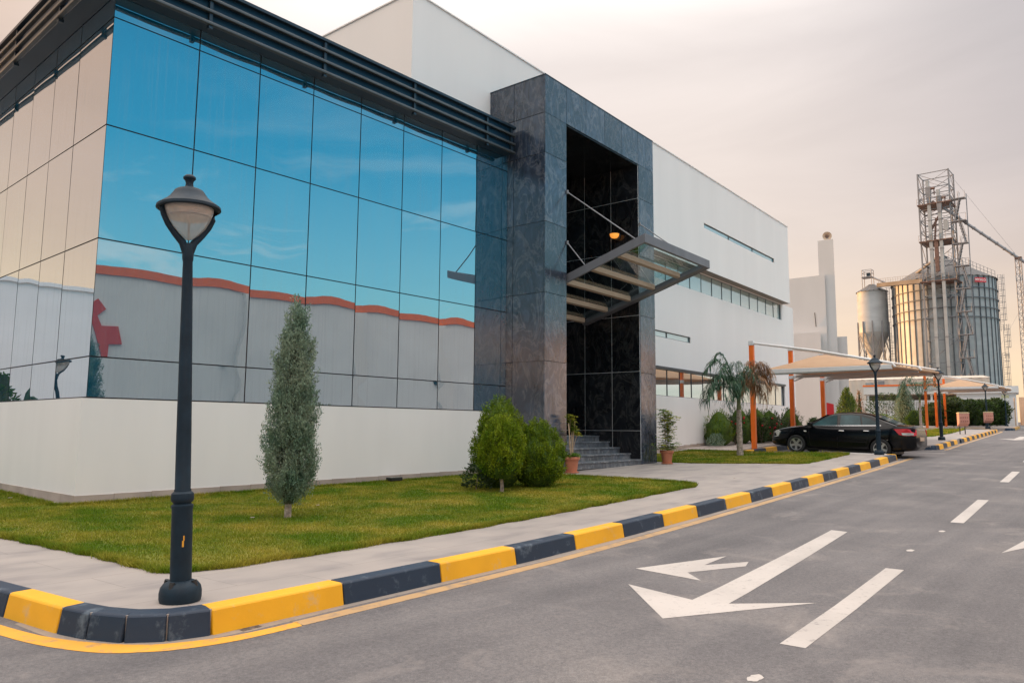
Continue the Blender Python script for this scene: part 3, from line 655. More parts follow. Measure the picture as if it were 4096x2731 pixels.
mb = MB(); mb.prism([(-OL, -OF), (9.98, -OF), (9.98, 12.8), (-OL, 12.8)], 9.16, 9.22); mb.build('roof', steel, office)
mb = MB(); mb.box(-OL+.10, 9.95, -OF+.09, -OF+.11, 8.52, 9.159); mb.box(-OL+.10, -OL+.12, -OF+.111, 12.8, 8.50, 9.159)
mb.box(-OL+.121, 9.95, -OF+.111, .0, 8.50, 8.53); mb.box(-OL+.121, .0, .001, 12.8, 8.50, 8.53)
mb.build('roof_fascia', backp, office)
def blade(k, z, h=.06, dpt=.085):
    mb = MB(); mb.beam((-OL-.02, -OF+k, z), (9.95, -OF+k, z), dpt, h); mb.build('sunshade_blade', alu, office, bevel=.015)
    mb = MB(); mb.beam((-OL+k, -OF+.06, z), (-OL+k, 12.8, z), dpt, h); mb.build('sunshade_blade', alu, office, bevel=.015)
for k, z in ((.03, 8.96), (.03, 8.72), (.03, 8.49)): blade(k, z)
for i in (1, 3, 5, 7):
    x = FX[i]; mb = MB(); mb.box(x-.03, x+.03, -OF+.03, -OF+.085, 8.46, 9.155); mb.box(x-.035, x+.035, -OF+.02, -OF+.10, 8.40, 8.455); mb.build('bracket', steel, office)
mb = MB(); mb.box(9.80, 9.86, -OF+.03, -OF+.085, 8.46, 9.155); mb.build('bracket', steel, office)
for i in (1, 3, 5, 7, 9):
    y = LY[i]; mb = MB(); mb.box(-OL+.03, -OL+.095, y-.03, y+.03, 8.46, 9.155); mb.box(-OL+.02, -OL+.11, y-.035, y+.035, 8.40, 8.455); mb.build('bracket', steel, office)

# ================================================================== main hall (2.6 degrees off the glass front)
DL = R(2.6); HU = Vector((math.cos(DL), math.sin(DL), 0)); HN = Vector((-math.sin(DL), math.cos(DL), 0)); HP = Vector((16.08, -.98, 0))
HM = Matrix(((HU.x, HN.x, 0, HP.x), (HU.y, HN.y, 0, HP.y), (0, 0, 1, 0), (0, 0, 0, 1)))
def H(s, d, z=0): return HM @ Vector((s, d, z))
hall = thing('main_hall', 'tall plain white hall with narrow strip windows behind the dark stone portal', 'building')
def wall(name, s0, s1, z0, z1, d, holes, m, parent, rev=.16):
    S = sorted({s0, s1} | {a for h in holes for a in h[:2]}); Zs = sorted({z0, z1} | {a for h in holes for a in h[2:4]})
    inh = lambda s, z: any(h[0] < s < h[1] and h[2] < z < h[3] for h in holes)
    mb = MB(HM)
    for a, b in zip(S, S[1:]):
        for c, e in zip(Zs, Zs[1:]):
            if not inh((a+b)/2, (c+e)/2): mb.add([(a, d, c), (b, d, c), (b, d, e), (a, d, e)], [(0, 1, 2, 3)])
    for h in holes:
        if len(h) > 4: continue
        a, b, c, e = h[:4]; q = d+rev
        mb.add([(a, d, c), (b, d, c), (b, d, e), (a, d, e), (a, q, c), (b, q, c), (b, q, e), (a, q, e)], [(0, 1, 5, 4), (1, 2, 6, 5), (2, 3, 7, 6), (3, 0, 4, 7)])
    o = mb.build(name, m, parent); return o
ZT = 12.07; D0, D1 = 1.9, 2.3
wall('upper_wall', -8.95, 18.7, 7.92, ZT, D0, [(8.07, 16.5, 9.72, 9.94), (-5.6, -.3, 7.92, 9.8, 1)], plaster2, hall, .12)
mb = MB(HM)
mb.add([(-8.95, D0, 7), (-8.95, 30, 7), (-8.95, 30, ZT), (-8.95, D0, ZT)], [(0, 1, 2, 3)])
mb.build('side_wall', plaster2, hall)
MB(HM).add([(18.7, D0, 7.92), (18.7, 30, 7.92), (18.7, 30, ZT), (18.7, D0, ZT)], [(0, 3, 2, 1)]).build('side_wall', plaster2, hall)
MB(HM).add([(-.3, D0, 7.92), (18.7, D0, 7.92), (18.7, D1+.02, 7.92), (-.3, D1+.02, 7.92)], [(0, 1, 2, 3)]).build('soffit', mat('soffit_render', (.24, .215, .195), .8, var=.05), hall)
MB(HM).box(-8.98, 18.73, D0-.03, 30, ZT, ZT+.035).build('roof_coping', plaster, hall)
wall('lower_wall', -.3, 20.34, -.4, 7.919, D1, [(.1, 18.5, 7.05, 7.90), (.9, 7.4, 4.77, 5.02), (.9, 18.65, 2.52, 3.55)], plaster2, hall, .14)
MB(HM).add([(20.34, D1, -.4), (20.34, 30, -.4), (20.34, 30, 7.0), (20.34, D1, 7.0)], [(0, 3, 2, 1)]).build('side_wall', plaster2, hall)
MB(HM).box(18.74, 20.34, D1+.2, 30, 6.9, 7.9).build('side_wall', plaster2, hall)
def strip_window(s0, s1, z0, z1, d, cuts, m=winglass, fr=.03, mw=.013):
    w_ = bpy.data.objects.new('window', None); COL.objects.link(w_)
    w_.parent = hall
    mb = MB(HM); mb.cur = 0
    mb.box(s0, s1, d-.05, d, z0, z0+fr); mb.box(s0, s1, d-.05, d, z1-fr, z1); mb.box(s0, s0+fr, d-.05, d, z0+fr, z1-fr); mb.box(s1-fr, s1, d-.05, d, z0+fr, z1-fr)
    for c in cuts: mb.box(c-mw, c+mw, d-.035, d, z0+fr, z1-fr)
    mb.build('frame', steel, w_)
    e = [s0]+list(cuts)+[s1]
    for a, b in zip(e, e[1:]):
        t = random.uniform(-.004, .004); t2 = random.uniform(-.003, .003)
        MB(HM).add([(a, d-.015+t, z0), (b, d-.015-t, z0), (b, d-.015-t+t2, z1), (a, d-.015+t+t2, z1)], [(0, 1, 2, 3)]).build('pane', m, w_)
strip_window(8.07, 16.5, 9.72, 9.94, D0+.085, [10.8, 13.66], fr=.012, m=winblue, mw=.03)
strip_window(.1, 18.5, 7.05, 7.90, D1+.12, [1.05+1.1*i for i in range(16)], m=ribglass, fr=.012, mw=.007)
strip_window(.9, 7.4, 4.77, 5.02, D1+.085, [3.2, 5.39], fr=.025, m=ribglass, mw=.03)
strip_window(.9, 18.65, 2.52, 3.55, D1+.12, [2.1, 3.2, 4.3, 5.45, 6.53, 7.62, 8.72, 9.8, 10.9, 12.0, 13.1, 14.2, 15.3, 16.4, 17.5], fr=.02, mw=.008)
MB(HM).box(.9, 18.65, D1-.06, D1-.002, 3.55, 3.64).build('window_hood', steel, hall)
mb = MB(HM); s = .0
while s < 20.3:
    p = H(s, D1); mb.box(s+.003, s+.597, D1-.02, D1-.001, G(p.x, p.y)-.2, G(p.x, p.y)+.16); s += .6
mb.build('plinth_tiles', plinth_m, hall)
# small wall camera on the hall corner
sc_ = thing('wall_camera', 'small dark security camera on the white wall right of the strip window', 'camera')
mb = MB(HM); mb.box(19.5, 19.62, D1-.16, D1-.0, 5.55, 5.62); mb.build('housing', blackpl, sc_); MB(HM).bar((19.56, D1-.16, 5.585), (19.56, D1-.24, 5.57), .035, 10).build('lens', blackpl, sc_)

# ------------------------------------------------------------------ dark granite portal
portal = thing('entrance_portal', 'tall dark grey stone portal framing a deep black entrance with steps', 'entrance')
def clad(name, s0, s1, d0, d1, z0, z1, cuts, parent=portal, m=gran, skip=''):
    """stone slabs with open joints around a dark core; cuts=(s list, d list, z list)"""
    mb = MB(HM); g = .007; t = .04; mb.cur = 1
    mb.box(s0+t*.6, s1-t*.6, d0+t*.6, d1-.001, z0, z1-.01); mb.cur = 0
    S = [s0]+[c for c in cuts[0] if s0 < c < s1]+[s1]; Dd = [d0]+[c for c in cuts[1] if d0 < c < d1]+[d1]; Zz = [z0]+[c for c in cuts[2] if z0 < c < z1]+[z1]
    for c, e in zip(Zz, Zz[1:]):
        for a, b in zip(S, S[1:]):
            if 'f' not in skip: mb.box(a+g*(a > s0), b-g*(b < s1), d0, d0+t, c+g*(c > z0), e-g*(e < z1))
        for a, b in zip(Dd, Dd[1:]):
            lo = a+(t+.004 if a == d0 and 'f' not in skip else g)
            if 'l' not in skip: mb.box(s0, s0+t, lo, b-g*(b < d1), c+g, e-g*(e < z1))
            if 'r' not in skip: mb.box(s1-t, s1, lo, b-g*(b < d1), c+g, e-g*(e < z1))
    return mb.build(name, [m, jointm], parent)
ZR = [1.08, 2.93, 4.69, 6.55, 8.38]
clad('pillar', -5.93, -4.96, 0, 4.2, -.2, 9.46, ([], [1.05, 2.07, 3.1], ZR), skip='r')
clad('pillar', -.98, -.03, 0, 4.2, -.2, 9.46, ([], [1.0, 2.0, 3.0], ZR), skip='l')
clad('lintel', -5.93, -.03, 0, 4.2, 9.47, 10.50, ([-4.96, -3.98, -2.98, -2.0, -1.0], [1.05, 2.07, 3.1], []))
MB(HM).box(-5.94, -.02, -.008, 4.2, 10.5, 10.53).build('coping', steel, portal)
mb = MB(HM); g = .006
IZ = [-.1, 1.19, 2.98, 4.70, 6.72, 8.38, 9.45]; ID = [.02, 1.0, 2.0, 3.0, 3.6]
mb.cur = 1; mb.box(-.996, -.95, .02, 3.6, -.1, 9.46); mb.cur = 0
for c, e in zip(IZ, IZ[1:]):
    for a, b in zip(ID, ID[1:]): mb.box(-1.0, -.9965, a+g, b-g, c+g, e-g)
mb.build('recess_wall', [gran_in, greywall], portal)
mb = MB(HM); mb.cur = 1; mb.box(-4.955, -4.945, .02, 3.6, -.1, 9.46); mb.cur = 0
for c, e in zip(IZ, IZ[1:]):
    for a, b in zip(ID, ID[1:]): mb.box(-4.944, -4.92, a+g, b-g, c+g, e-g)
mb.build('recess_wall', [gran_in, greywall], portal)
mb = MB(HM)
for c, e in zip(IZ, IZ[1:]):
    for k in range(4): mb.box(-4.91+.975*k+g, -4.91+.975*(k+1)-g, 3.6, 3.63, c+g, e-g)
mb.box(-4.95, -.95, 3.64, 3.7, -.1, 9.46)
mb.build('recess_wall', [gran_in], portal)
mb = MB(HM)
for k in range(4): 
    for a, b in zip(ID, ID[1:]): mb.box(-4.91+.975*k+g, -4.91+.975*(k+1)-g, a+g, b-g, 9.43, 9.455)
mb.build('recess_ceiling', gran_in, portal)
dr = MB(HM).box(-3.9, -2.1, 3.52, 3.58, 1.04, 3.3).build('door', blackpl, portal)
MB(HM).box(-3.82, -3.03, 3.505, 3.515, 1.12, 3.22).build('glass_pane', carglass, dr); MB(HM).box(-2.97, -2.18, 3.505, 3.515, 1.12, 3.22).build('glass_pane', carglass, dr)
stair = None
for k, (d, z) in enumerate(((-.02, .345), (.35, .515), (.72, .685), (1.09, .855), (1.46, 1.03))):
    mb = MB(HM); mb.box(-4.915, -1.003, d+.025, d+.40 if k < 4 else 3.5, z-.19, z-.042); mb.box(-4.915, -1.001, d, d+.398 if k < 4 else 3.5, z-.04, z)
    mb.build('step', gran_step, portal, bevel=.006)
# canopy
canopy = bpy.data.objects.new('canopy', None); COL.objects.link(canopy); canopy.parent = portal
zb = lambda d: 5.12-.317*d
def slope_box(s0, s1, d0, d1, h0, h1, name, m, bev=.006):
    v = [(s, d, zb(d)+h) for s in (s0, s1) for d in (d0, d1) for h in (h0, h1)]
    MB(HM).add(v, [(0, 1, 3, 2), (4, 6, 7, 5), (0, 4, 5, 1), (2, 3, 7, 6), (0, 2, 6, 4), (1, 5, 7, 3)]).build(name, m, canopy, bevel=bev)
cgrey = mat('canopy_grey_paint', (.135, .135, .15), .45, var=.12, scale=3, stretch=(1, 1, .3)); ctan = mat('canopy_tan', (.34, .25, .185), .5, var=.06, scale=3)  # edge frame grey, cross beams tan
SL, SR = -4.86, -1.02
slope_box(SL, SL+.06, -2.30, 1.9, 0, .23, 'edge_beam', cgrey); slope_box(SR-.06, SR, -2.30, 1.9, 0, .23, 'edge_beam', cgrey)
slope_box(SL+.062, SR-.062, -2.30, -2.24, .0, .23, 'front_beam', cgrey)
slope_box(SR-.30, SR-.062, -2.23, 1.9, .0, .03, 'edge_flange', cgrey)
for d in (-1.49, -.68, .15, .96, 1.8): slope_box(SL+.062, SR-.302, d-.02, d+.07, .03, .165, 'beam', ctan)
ds = [-2.24, -1.49, -.68, .15, .96, 1.8]
for a, b in zip(ds, ds[1:]): slope_box(SL+.062, SR-.062, a+.01, b-.01, .175, .187, 'glass_pane', canglass, 0)
for s, sx in ((-4.95, SL+.03), (-.985, SR-.03)):
    for z, d in ((7.55, -2.0), (6.16, -.5)):
        mb = MB(HM); mb.bar((s, -.02, z), (sx, d, zb(d)+.23), .016, 8); mb.bar((s, -.03, z-.05), (s, -.03, z+.05), .03, 8); mb.build('tie_rod', galv_d, canopy, smooth=True)
# warm lamp on the recess wall
lampw = thing('wall_lamp', 'glowing round wall lamp on the black stone inside the entrance', 'lamp')
mb = MB(HM); mb.bar((-1.005, .78, 7.28), (-1.03, .78, 7.28), .13, 16); mb.build('back_plate', steel, lampw)
MB(HM).lathe([(.02, 0), (.09, .02), (.135, .07), (.15, .14)], 20, (-1.16, .78, 7.18)).build('glass_bowl', glow, lampw, smooth=True)

# ================================================================== stepped white building behind
stp = thing('stepped_building', 'stepped white windowless building with a slim square tower behind the hall', 'building')
MB().prism([(52.0, 5.65), (60, 8.4), (60, 15), (51.6, 15)], .5, 12.78).build('block', greyrend, stp)
MB().prism([(52.2, 5.0), (53.3, 5.36), (53.3, 6.4), (52.15, 6.12)], .5, 15.45).build('square_tower', greyrend, stp)
MB().prism([(52.6, 4.44), (60, 6.85), (60, 8.3), (52.6, 5.84)], .5, 8.15).build('low_wing', greyrend, stp)
MB().prism([(50.9, 5.75), (51.97, 6.15), (51.55, 15), (50.6, 15)], .5, 8.4).build('front_wing', greyrend, stp)
MB().beam((51.93, 6.4, 8.95), (51.88, 6.45, 10.0), .04, .04).build('drain_pipe', steel, stp)
hs = thing('loudspeaker', 'grey horn loudspeaker on top of the slim white tower', 'loudspeaker', (52.6, 5.57, 15.80))
hd = (Vector((CAM.x+9, CAM.y-2, 12))-Vector((52.6, 5.57, 15.8))).normalized(); q = hd.to_track_quat('Z', 'Y').to_matrix().to_4x4()
MB(q).lathe([(.05, -.25), (.07, -.1), (.12, .0), (.22, .1), (.31, .16), (.33, .17), (.31, .155), (.2, .08), (.11, .0)], 24, cap=False).build('horn', beigewall, hs, smooth=True)
MB(q).lathe([(.0, -.02), (.09, -.02), (.10, .06), (.06, .12), (.0, .13)], 16).build('driver', rust, hs, smooth=True)
MB().box(-.05, .05, -.05, .05, -.36, -.05).build('bracket', galv_d, hs)

# ================================================================== building across the road (seen in the mirror glass)
opp = thing('opposite_building', 'long white building with an orange roof band mirrored in the blue glass', 'building')
MB().box(-40, 62, -27, -20, -.5, 7.45).build('wall', greywall, opp)
mb = MB(); mb.box(-40.1, 62, -27, -19.93, 7.452, 7.80); mb.build('roof_band', orange_m, opp)
for x in (13.2, 20.4, 26.8, 35): MB().box(x, x+.7, -19.998, -19.75, -.5, 7.40).build('pilaster', plaster2, opp)
lg = [(x_+.18, z_) for x_, z_ in [(6.97, 6.22), (7.21, 6.44), (7.51, 6.05), (7.2, 5.76), (7.34, 5.36), (7.94, 5.43), (8.09, 4.74), (7.6, 4.66), (7.55, 4.1), (7.33, 4.13), (6.99, 5.51)]]
mb = MB(); mb.prism([(x, z) for x, z in lg], -19.99, -19.93, 'y'); mb.box(8.4, 8.6, -19.99, -19.93, 3.75, 4.0); mb.build('painted_emblem', mat('emblem_red_paint', (.60, .05, .008), .5, var=.06), opp)
for x, z in ((12.6, 3.4), (20.2, 3.5), (25.9, 3.55)): MB().box(x, x+.16, -19.99, -19.85, z, z+.2).build('wall_light', blackpl, opp)
sidew = thing('side_building', 'plain grey white building mirrored in the left glass side', 'building')
MB().box(-40, -2.0, 30, 42, -.5, 8.25).build('wall', greywall, sidew)
MB().box(-40, -1.9, 29.9, 42, 8.252, 8.45).build('coping', greywall, sidew)

# ================================================================== street lamps
PXM = 307.0
def zpx(y): return (1378-y)/PXM*1.012-.018-.010*(465 < y < 500)
lamp = thing('street_lamp', 'large dark post lamp on the pavement corner in front of the mirror glass', 'street lamp', (-1.89, -7.50, G(-1.89, -7.5)), R(-12), 'post lamps along the road')
mb = MB(); mb.lathe([(.140, 0), (.146, .025), (.146, .07), (.138, .105), (.118, .132), (.090, .145), (.078, .15)], 32)
base = mb.build('base', postm, lamp, smooth=True)
for k in range(4):
    a = R(45+90*k); mb = MB(); mb.bar((.104*math.cos(a), .104*math.sin(a), .150), (.118*math.cos(a), .118*math.sin(a), .10), .020, 10); mb.build('bolt_socket', blackpl, base)
mb = MB(); mb.lathe([(.075, .14), (.0745, .15), (.0725, .66), (.077, .675), (.077, .69), (.062, .70), (.062, .705), (.077, .72), (.081, .745), (.077, .775), (.060, .79), (.060, .80), (.055, .81), (.053, 1.2), (.046, 1.8), (.039, 2.3), (.035, 2.52), (.039, 2.53), (.041, 2.56), (.039, 2.63), (.031, 2.66)], 28)
mb.build('post', postm, lamp, smooth=True)
mb = MB()
for sx in (-1, 1):
    P = [(sx*.014, 0, 2.59), (sx*.045, 0, 2.665), (sx*.105, 0, 2.73), (sx*.160, 0, 2.80), (sx*.195, 0, 2.87), (sx*.21, 0, 2.925)]
    mb.tube(P, [.034, .030, .027, .025, .024, .022], 10)
fork = mb.build('fork', postm, lamp, smooth=True)
mb = MB(); mb.lathe([(0, zpx(401)), (.030, zpx(402)), (.049, zpx(407)), (.050, zpx(411)), (.034, zpx(416)), (.029, zpx(422)), (.033, zpx(429)), (.055, zpx(434)), (.095, zpx(437)), (.112, zpx(440)), (.128, zpx(447)), (.150, zpx(456)), (.18, zpx(464)), (.225, zpx(470)), (.25, zpx(475)), (.254, zpx(481)), (.240, zpx(484)), (.20, zpx(480)), (.1, zpx(476))], 40, cap=False)
mb.build('hood', postm, lamp, smooth=True, ang=30)
mb = MB(); mb.lathe([(.195, zpx(476)), (.192, zpx(484)), (.172, zpx(503))], 32, cap=False); mb.lathe([(.17, zpx(505)), (.05, zpx(503)), (.0, zpx(503))], 32, cap=False); mb.build('diffuser', diffm, lamp, smooth=True)
mb = MB(); mb.lathe([(.197, zpx(476)), (.194, zpx(486)), (.172, zpx(507)), (.132, zpx(529)), (.080, zpx(546)), (.03, zpx(556)), (0, zpx(557))], 36, cap=False); mb.build('glass_bowl', lampglass, lamp, smooth=True)
mb = MB(); mb.bar((0, 0, zpx(515)), (0, 0, zpx(548)), .004); mb.build('rod', galv_d, lamp)
dab = MB(); 
for (z0, z1, a0, a1) in ((.395, .44, -1.62, -1.45), (.44, .475, -1.52, -1.40)):
    n = 4; v = [(.0755*math.cos(a0+(a1-a0)*i/n), .0755*math.sin(a0+(a1-a0)*i/n), z) for z in (z0, z1) for i in range(n+1)]
    dab.add(v, [(i, i+1, n+2+i, n+1+i) for i in range(n)])
dabo = dab.build('paint_mark', lyel, lamp); dabo.rotation_euler = (0, 0, R(-8))
for ch in lamp.children:
    if ch.name.split('.')[0] in ('hood', 'diffuser', 'glass_bowl', 'fork'):
        for vv in ch.data.vertices: vv.co.x *= .92; vv.co.y *= .92
lamp.rotation_mode = 'QUATERNION'
from mathutils import Quaternion
lamp.rotation_quaternion = Quaternion(Vector((lamp.location.x-CAM.x, lamp.location.y-CAM.y, 0)).normalized(), R(-1.9)) @ Quaternion((0, 0, 1), R(-12))
for (x, y), lb in (((21.40, -5.93), 'dark post lamp on the kerb end beside the black car'), ((33.0, -5.35), 'dark post lamp on the corner kerb just past the black car boot'),
                   ((57.4, -3.25), 'dark post lamp standing next to the farther salmon litter bin'), ((72.0, -2.35), 'farthest dark post lamp beside the white gate')):
    c = copy_tree(lamp); c.location = (x, y, G(x, y)); c['label'] = lb; c.rotation_mode = 'XYZ'; c.rotation_euler = (0, 0, R(-40))
    for ch in list(c.children):
        if ch.name.startswith('paint_mark'): bpy.data.objects.remove(ch)
c = copy_tree(lamp); c.location = (-2.65, 9.7, -.05); c['label'] = 'dark post lamp seen only as a reflection in the left glass side'
for ch in list(c.children):
    if ch.name.startswith('paint_mark'): bpy.data.objects.remove(ch)

# ================================================================== carports
def carport(label, ss, dpost, reach, pipes=True):
    root = thing('carport', label, 'carport', group='canvas carports along the parking bays')
    for s in ss:
        p = H(s, dpost); z = G(p.x, p.y); hp = z+2.9
        MB(HM).box(s-.085, s+.085, dpost-.085, dpost+.085, z-.1, z+4.02).build('post', orange_m, root, bevel=.01)
        MB(HM).box(s-.10, s+.10, dpost-.10, dpost+.10, z+4.022, z+4.2).build('post_cap', white_metal, root, bevel=.01)
        MB(HM).box(s-.095, s+.095, dpost-.095, dpost+.095, hp-.12, hp+.02).build('bracket', white_metal, root)
        mb = MB(HM); mb.beam((s, dpost-.1, hp-.02), (s, dpost-reach, hp+.03), .10, .13); mb.build('beam', white_metal, root, bevel=.01)
        mb = MB(HM); mb.bar((s, dpost-.12, hp-.2), (s, dpost-.7, hp+.0), .03, 8); mb.build('brace', white_metal, root)
        mb = MB(HM); mb.tube([(s, dpost, z+4.12), (s, dpost-reach*.5, z+3.66), (s, dpost-reach*.93, z+3.16), (s, dpost-reach*1.0, z+3.08), (s, dpost-reach*1.02, z+2.95)], .045, 8); mb.build('tension_pipe', ropem, root, smooth=True)
    s0, s1 = ss[0]-.08, ss[-1]+.5; nS, nD = 28, 20; V = []
    for i in range(nS+1):
        for j in range(nD+1):
            s = s0+(s1-s0)*i/nS; t = j/nD; d = dpost-.25-(reach-.25)*t
            p = H(ss[0], dpost); zg = G(p.x, p.y)+(G(H(ss[-1], dpost).x, dpost)-G(p.x, p.y))*(s-ss[0])/(ss[-1]-ss[0])
            a = min(1, (s-s0)/2.2, (s1-s)/2.2); pr = min(t/.38, (1-t)/.62); h = .66*min(max(a, 0), max(pr, 0))
            V.append(tuple(HM @ Vector((s, d, zg+2.985+h))))
    F = [(i*(nD+1)+j, (i+1)*(nD+1)+j, (i+1)*(nD+1)+j+1, i*(nD+1)+j+1) for i in range(nS) for j in range(nD)]
    o = raw('canvas_roof', V, F, canfab, root); sm = o.modifiers.new('solid', 'SOLIDIFY'); sm.thickness = .012
    for s in (s0, s1):
        p = H(ss[0], dpost); zg = G(p.x, p.y)+(G(H(ss[-1], dpost).x, dpost)-G(p.x, p.y))*(s-ss[0])/(ss[-1]-ss[0])
        mb = MB(HM); mb.beam((s, dpost-.2, zg+2.96), (s, dpost-reach, zg+2.96), .05, .16); mb.build('edge_rail', white_metal, root, bevel=.01)
    mb = MB(HM); pts = []
    for s in (s0, (s0+s1)/2, s1):
        p = H(ss[0], dpost); zg = G(p.x, p.y)+(G(H(ss[-1], dpost).x, dpost)-G(p.x, p.y))*(s-ss[0])/(ss[-1]-ss[0]); pts.append((s, dpost-reach-.0, zg+2.97))
    mb.tube(pts, .05, 8); mb.build('edge_rail', canfab, root, smooth=True)
    return root
carport('near cream canvas carport on orange posts sheltering the black car', [7.62, 12.2, 16.7], -.17, 5.0)
carport('farther cream canvas carport behind the second row of bins and hedge', [43.1, 47.2, 51.3], -.05, 4.7)

# ================================================================== plants
def leaf_quads(P, Dv, L, Wd, jitter=.35, fold=True):
    """kite shaped leaves at P pointing along Dv, numpy batch -> V,F(4)"""
    n = len(P); Dv = Dv/np.maximum(np.linalg.norm(Dv, axis=1, keepdims=True), 1e-6)
    r = rng.normal(size=(n, 3)); S = np.cross(Dv, r); S /= np.maximum(np.linalg.norm(S, axis=1, keepdims=True), 1e-6)
    L = np.broadcast_to(L, n)[:, None]; Wd = np.broadcast_to(Wd, n)[:, None]
    V = np.empty((n, 4, 3)); V[:, 0] = P; V[:, 1] = P+Dv*L*.45+S*Wd; V[:, 2] = P+Dv*L; V[:, 3] = P+Dv*L*.45-S*Wd
    return V.reshape(-1, 3), np.arange(4*n).reshape(-1, 4)
def lumpy(name, prof, m, parent, nz=.10, n=18, k=12, seed=0):
    """closed lumpy core body from a radius profile [(r,z)]"""
    rs = np.random.default_rng(seed); V = []; F = []
    zs = np.linspace(prof[0][1], prof[-1][1], k); r = np.interp(zs, [p[1] for p in prof], [p[0] for p in prof])
    for i in range(k):
        for j in range(n):
            a = 2*np.pi*j/n; q = r[i]*(1+nz*rs.normal()); V.append((q*np.cos(a), q*np.sin(a), zs[i]))
    F = [(i*n+j, i*n+(j+1) % n, (i+1)*n+(j+1) % n, (i+1)*n+j) for i in range(k-1) for j in range(n)]
    return V, F
def crown(prof, N, L, Wd, up=1.0, outw=.5, tufts=0, tspread=.05, m=None, parent=None, core=.80, corem=None, seed=1, depth=.22, gap=.0, lean=(0, 0), name='crown', lumps=1.0):
    """leaf-sized faces through a crown whose radius follows prof [(r,z)]; one mesh with a dark twiggy core"""
    global rng
    keep = rng; rng = np.random.default_rng(seed)
    zs = np.array([p[1] for p in prof]); rsx = np.array([p[0] for p in prof])
    T = tufts or N
    zz = rng.uniform(zs[0], zs[-1], T*3); rad = np.interp(zz, zs, rsx); keepm = rng.random(T*3) < (rad/rsx.max())**.8
    zz, rad = zz[keepm][:T], rad[keepm][:T]; n = len(zz)
    a = rng.uniform(0, 2*np.pi, n)
    lump = 1+lumps*(.10*np.sin(a*3+zz*7+seed)+.08*np.sin(a*5-zz*11+2*seed))
    if gap:
        g = np.sin(a*2+zz*9+seed)*np.cos(zz*6-a+seed*2); kk = g < (1-gap); a, zz, rad, lump = a[kk], zz[kk], rad[kk], lump[kk]; n = len(a)
    f = (1-depth*rng.random(n)**1.5)*lump
    C_ = np.stack([rad*f*np.cos(a)+lean[0]*zz, rad*f*np.sin(a)+lean[1]*zz, zz], 1); O = np.stack([np.cos(a), np.sin(a), 0*a], 1)
    if tufts:
        per = max(1, N//n); idx = np.repeat(np.arange(n), per); t = rng.random(len(idx))
        axis = O*outw+np.array([0, 0, up])+rng.normal(size=(n, 3))*.22; axis /= np.linalg.norm(axis, axis=1, keepdims=True)
        tl = tspread*rng.uniform(.7, 1.5, n)
        P = C_[idx]+axis[idx]*(t*tl[idx])[:, None]+rng.normal(size=(len(idx), 3))*(.16*tspread*(1-.6*t))[:, None]
        Dv = axis[idx]+rng.normal(size=(len(idx), 3))*.42
    else:
        P = C_; Dv = O*outw+np.array([0, 0, up])+rng.normal(size=(n, 3))*.35
    V, F = leaf_quads(P, Dv, L*rng.uniform(.6, 1.3, len(P)), Wd)
    mi = np.zeros(len(F), int); mats = [m]
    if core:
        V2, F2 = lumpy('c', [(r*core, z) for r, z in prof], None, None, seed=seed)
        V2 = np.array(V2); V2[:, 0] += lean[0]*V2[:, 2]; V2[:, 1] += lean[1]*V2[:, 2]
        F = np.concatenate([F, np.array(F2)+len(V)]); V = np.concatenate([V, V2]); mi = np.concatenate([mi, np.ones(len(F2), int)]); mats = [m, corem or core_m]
    o = raw(name, V, F, mats, parent, mi=mi); rng = keep; return o
def trunk(h, r0_, r1_, m, parent, bend=.03, seed=0, n=8, name='trunk'):
    rs = random.Random(seed); pts = [(bend*rs.uniform(-1, 1)*(i > 0), bend*rs.uniform(-1, 1)*(i > 0), -.03+(h+.03)*i/5) for i in range(6)]
    return MB().tube(pts, [r0_+(r1_-r0_)*i/5 for i in range(6)], n).build(name, m, parent, smooth=True)
def thuja(x, y, h, wdt, label, seed, m=None, N=24000, stem=.0, group='round clipped thuja bushes', dz=.0):
    t = thing('thuja_bush', label, 'bush', (x, y, G(x, y)+dz), group=group); r = wdt/2
    prof = [(r*.45, stem), (r*.86, stem+(h-stem)*.12), (r*.98, stem+(h-stem)*.30), (r*.94, stem+(h-stem)*.48), (r*.76, stem+(h-stem)*.68), (r*.47, stem+(h-stem)*.87), (r*.06, h*.985)]
    crown(prof, N, .042, .0088, up=1.5, outw=.42, tufts=N//26, tspread=.16, m=m or l_thuja, parent=t, core=.88, corem=core_t, seed=seed, depth=.24)
    trunk(stem+.35, .035, .03, palebark if stem else bark, t, .015, seed)
    return t
thuja(6.62, -2.95, 1.66, 1.04, 'tallest thuja bush, rearmost of the three by the base wall', 3, dz=.02)
thuja(5.94, -3.62, 1.27, .80, 'small thuja on a bare pale stem at the front of the trio', 4, m=l_thuja_f, stem=.24, dz=.02)
thuja(7.22, -3.42, 1.20, 1.06, 'thuja bush right of the trio beside the terracotta pot', 5, dz=.02)
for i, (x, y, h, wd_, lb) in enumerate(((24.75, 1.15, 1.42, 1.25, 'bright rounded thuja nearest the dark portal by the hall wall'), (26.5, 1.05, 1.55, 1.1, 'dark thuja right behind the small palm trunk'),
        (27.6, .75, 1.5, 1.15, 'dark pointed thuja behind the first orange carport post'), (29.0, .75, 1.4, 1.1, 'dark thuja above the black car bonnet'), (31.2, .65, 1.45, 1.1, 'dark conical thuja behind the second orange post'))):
    thuja(x, y, h, wd_, lb, 20+i, m=l_thuja if i == 0 else l_thuja_d, N=5200, group='thuja bushes along the hall wall', dz=.03)
